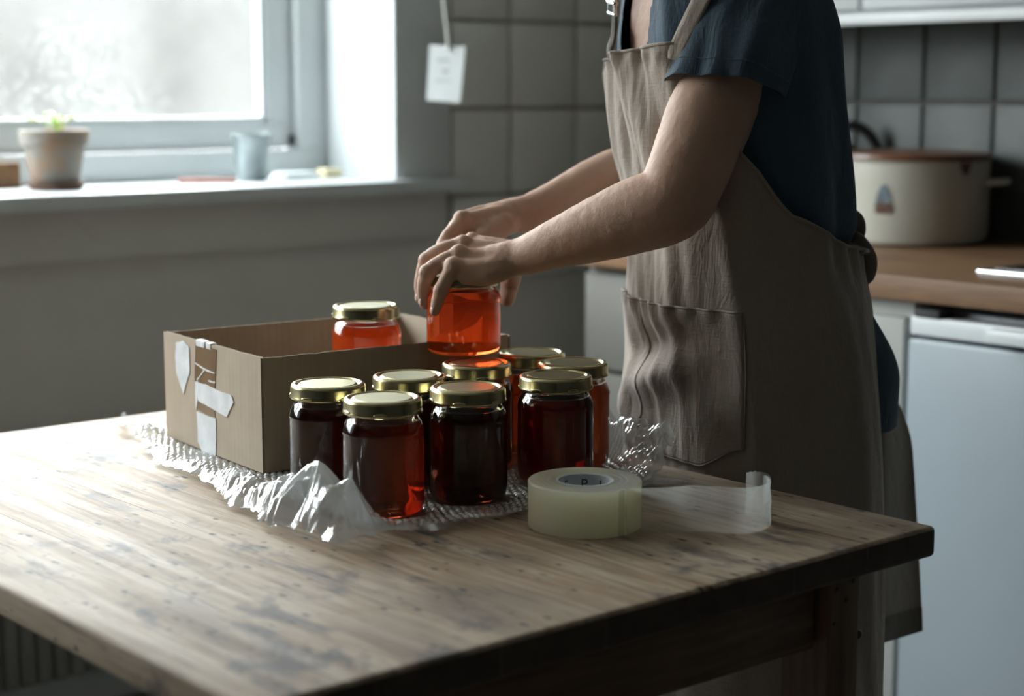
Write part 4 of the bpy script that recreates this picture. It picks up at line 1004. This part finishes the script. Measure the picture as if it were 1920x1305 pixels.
ribbon([apron_pt(1.268, .80, .004), apron_pt(1.288, .84, .004), surf(1.33, .95, .010), surf(1.375, 1.12, .012), surf(1.405, 1.3, .014), cen(1.43)+vB*.09-fB*.02+Z*.012, cen(1.38)+vB*.07-fB*.115], .026, fB*.8+vB*.5+Z*.3, 'strap', 'linen', .003)
f0 = apron_pt(1.27, -.42, .004); f1 = apron_pt(1.285, -.40, .006)
ribbon([f0, f1, surf(1.305, -.36, .014), surf(1.345, -.36, .016), surf(1.385, -.55, .015), cen(1.43)-vB*.09-fB*.02+Z*.012, cen(1.38)-vB*.07-fB*.115], .014, fB, 'strap', 'strap', .003)
bc = surf(1.342, -.36, .020)
bkl = MB()
for dz in (.012, 0, -.014): bkl.tube([bc+Z*dz+vB*.011, bc+Z*(dz+.004)-vB*.011], .0042 if dz > -.01 else .003, 10)
bkl.tube([bc+Z*.014+vB*.011, bc-Z*.014+vB*.011], .0022, 8).tube([bc+Z*.018-vB*.011, bc-Z*.010-vB*.011], .0022, 8)
sub(bkl.build('strap_buckle', M['chrome']))
# tie at the back: knot, two loops and tails
kn = at(1584, 452, 2.265)
sub(MB().ell(kn, (R*.014, Fh*.014, Z*.018), 16, 10).build('tie_knot', M['linen']))
def loop(cpts, wdt, nm='tie_loop'): return ribbon(cpts, wdt, Fh*.8+R*.4, nm, 'linen', .0035)
loop([kn, at(1566, 425, 2.25), at(1582, 405, 2.24), at(1602, 416, 2.25), at(1602, 440, 2.26), kn], .026)
loop([kn, at(1604, 456, 2.25), at(1624, 485, 2.24), at(1618, 516, 2.25), at(1594, 500, 2.26), kn], .028)
loop([kn, at(1592, 500, 2.31), at(1600, 545, 2.325), at(1606, 600, 2.33)], .016, 'tie_tail')
ribbon([apron_pt(1.03, 2.3, .004), apron_pt(1.032, 2.6, .006), kn], .018, Z, 'tie_band', 'linen', .0025)
# the far half of the wrap skirt hanging behind, with its darker hem
V = []; Fc = []; nu, nv_ = 40, 60
for i in range(nu+1):
    s_ = i/nu
    for j in range(nv_+1):
        t_ = j/nv_
        xl = 1600+(1600-1600)*t_; xr = 1652+78*t_; yt = 640; yb = 1222-40*s_
        px = xl+(xr-xl)*s_; py = yt+(yb-yt)*t_
        pb_ = at(px, py, 2.40+.05*s_+.012*math.sin(s_*7+t_*2)+.008*noise.noise(Vector((s_*3, t_*4, 9))))
        zt_ = 1.01*(1-t_)+pb_.z*t_; pa_ = surf(max(zt_, .4), -3.0+.65*s_, .026); f_ = smooth01((t_-.10)*1.7)
        V.append(Vector((pa_.x+(pb_.x-pa_.x)*f_, pa_.y+(pb_.y-pa_.y)*f_, zt_)))
for i in range(nu):
    for j in range(nv_): a = i*(nv_+1)+j; Fc.append([a, a+nv_+1, a+nv_+2, a+1])
me = mesh(V, Fc, True, 0); me = evaluated(me, [('SOLIDIFY', {'thickness': .0016, 'offset': 0})]); me.materials.clear(); sub(link('back_panel', me, M['linen_pale']))
hv = [V[i*(nv_+1)+nv_] for i in range(nu+1)]; hv2 = [V[i*(nv_+1)+nv_-2] for i in range(nu+1)]
m = MB(); W = []
for a, c in zip(hv, hv2): W += [a-Fh*.0022, c-Fh*.0022+Z*.004, c+Fh*.0022+Z*.004, a+Fh*.0022-Z*.001]
Fq = []
for i in range(nu):
    for k in range(4): Fq.append([i*4+k, i*4+4+k, i*4+4+(k+1) % 4, i*4+(k+1) % 4])
Fq += [[0, 1, 2, 3], [nu*4+3, nu*4+2, nu*4+1, nu*4]]
sub(MB().add(W, Fq).build('skirt_hem', M['linen_dark']))
# --- trousers and shoes
m = MB()
for s in (1, -1):
    m.tube([PB0+vB*.088*s+Z*.93, PB0+vB*.092*s+Z*.7, PB0+vB*.095*s+Z*.48, PB0+vB*.095*s+Z*.25-fB*.01, PB0+vB*.095*s+Z*.05-fB*.012], [.078, .080, .070, .066, .066], 20, sub=5)
m.ell(PB0+Z*.92, (fB*.098, vB*.140, Z*.09), 24, 12)
me = evaluated(m.mesh(False), [('REMESH', {'mode': 'VOXEL', 'voxel_size': .009, 'use_smooth_shade': True}), ('SMOOTH', {'factor': .5, 'iterations': 6})]); me.materials.clear()
addp(link('trousers', me, M['trouser']))
for s in (1, -1):
    c = PB0+vB*.095*s
    addp(MB().ell(c+fB*.05+Z*.043, (fB*.135, vB*.048, Z*.042), 22, 12).box((-.085, -.044, 0), (.185, .044, .018), M=Matrix.Translation(c) @ Matrix((fB.to_4d(), vB.to_4d(), Z.to_4d(), (0, 0, 0, 1))).transposed() if False else Matrix.Translation(c) @ Matrix(((fB.x, vB.x, 0, 0), (fB.y, vB.y, 0, 0), (0, 0, 1, 0), (0, 0, 0, 1))), b=.01).build('shoe', M['black_plastic']))
# --- hair
m = MB(); m.ell(hc+Z*.038-fB*.022, (fB*.094, vB*.084, Z*.098), 28, 16)
for k in range(9):
    a = (k-4)*.3; d = vB*math.sin(a)*.075-fB*math.cos(a)*.085
    m.tube([hc+d*.8+Z*.05, hc+d*1.12-Z*.05, hc+d*1.1-Z*.14-fB*.012, hc+d*1.05-Z*.235-fB*.028], [.03, .028, .022, .006], 10, sub=4)
addp(m.build('hair', M['hair'], None, True, 0))
for s in (1, -1):
    addp(MB().ell(hc+fB*.074+vB*.03*s+Z*.018, (fB*.012, vB*.013, Z*.011), 14, 10).build('eye', M['tag']))
for o in per.children: pass
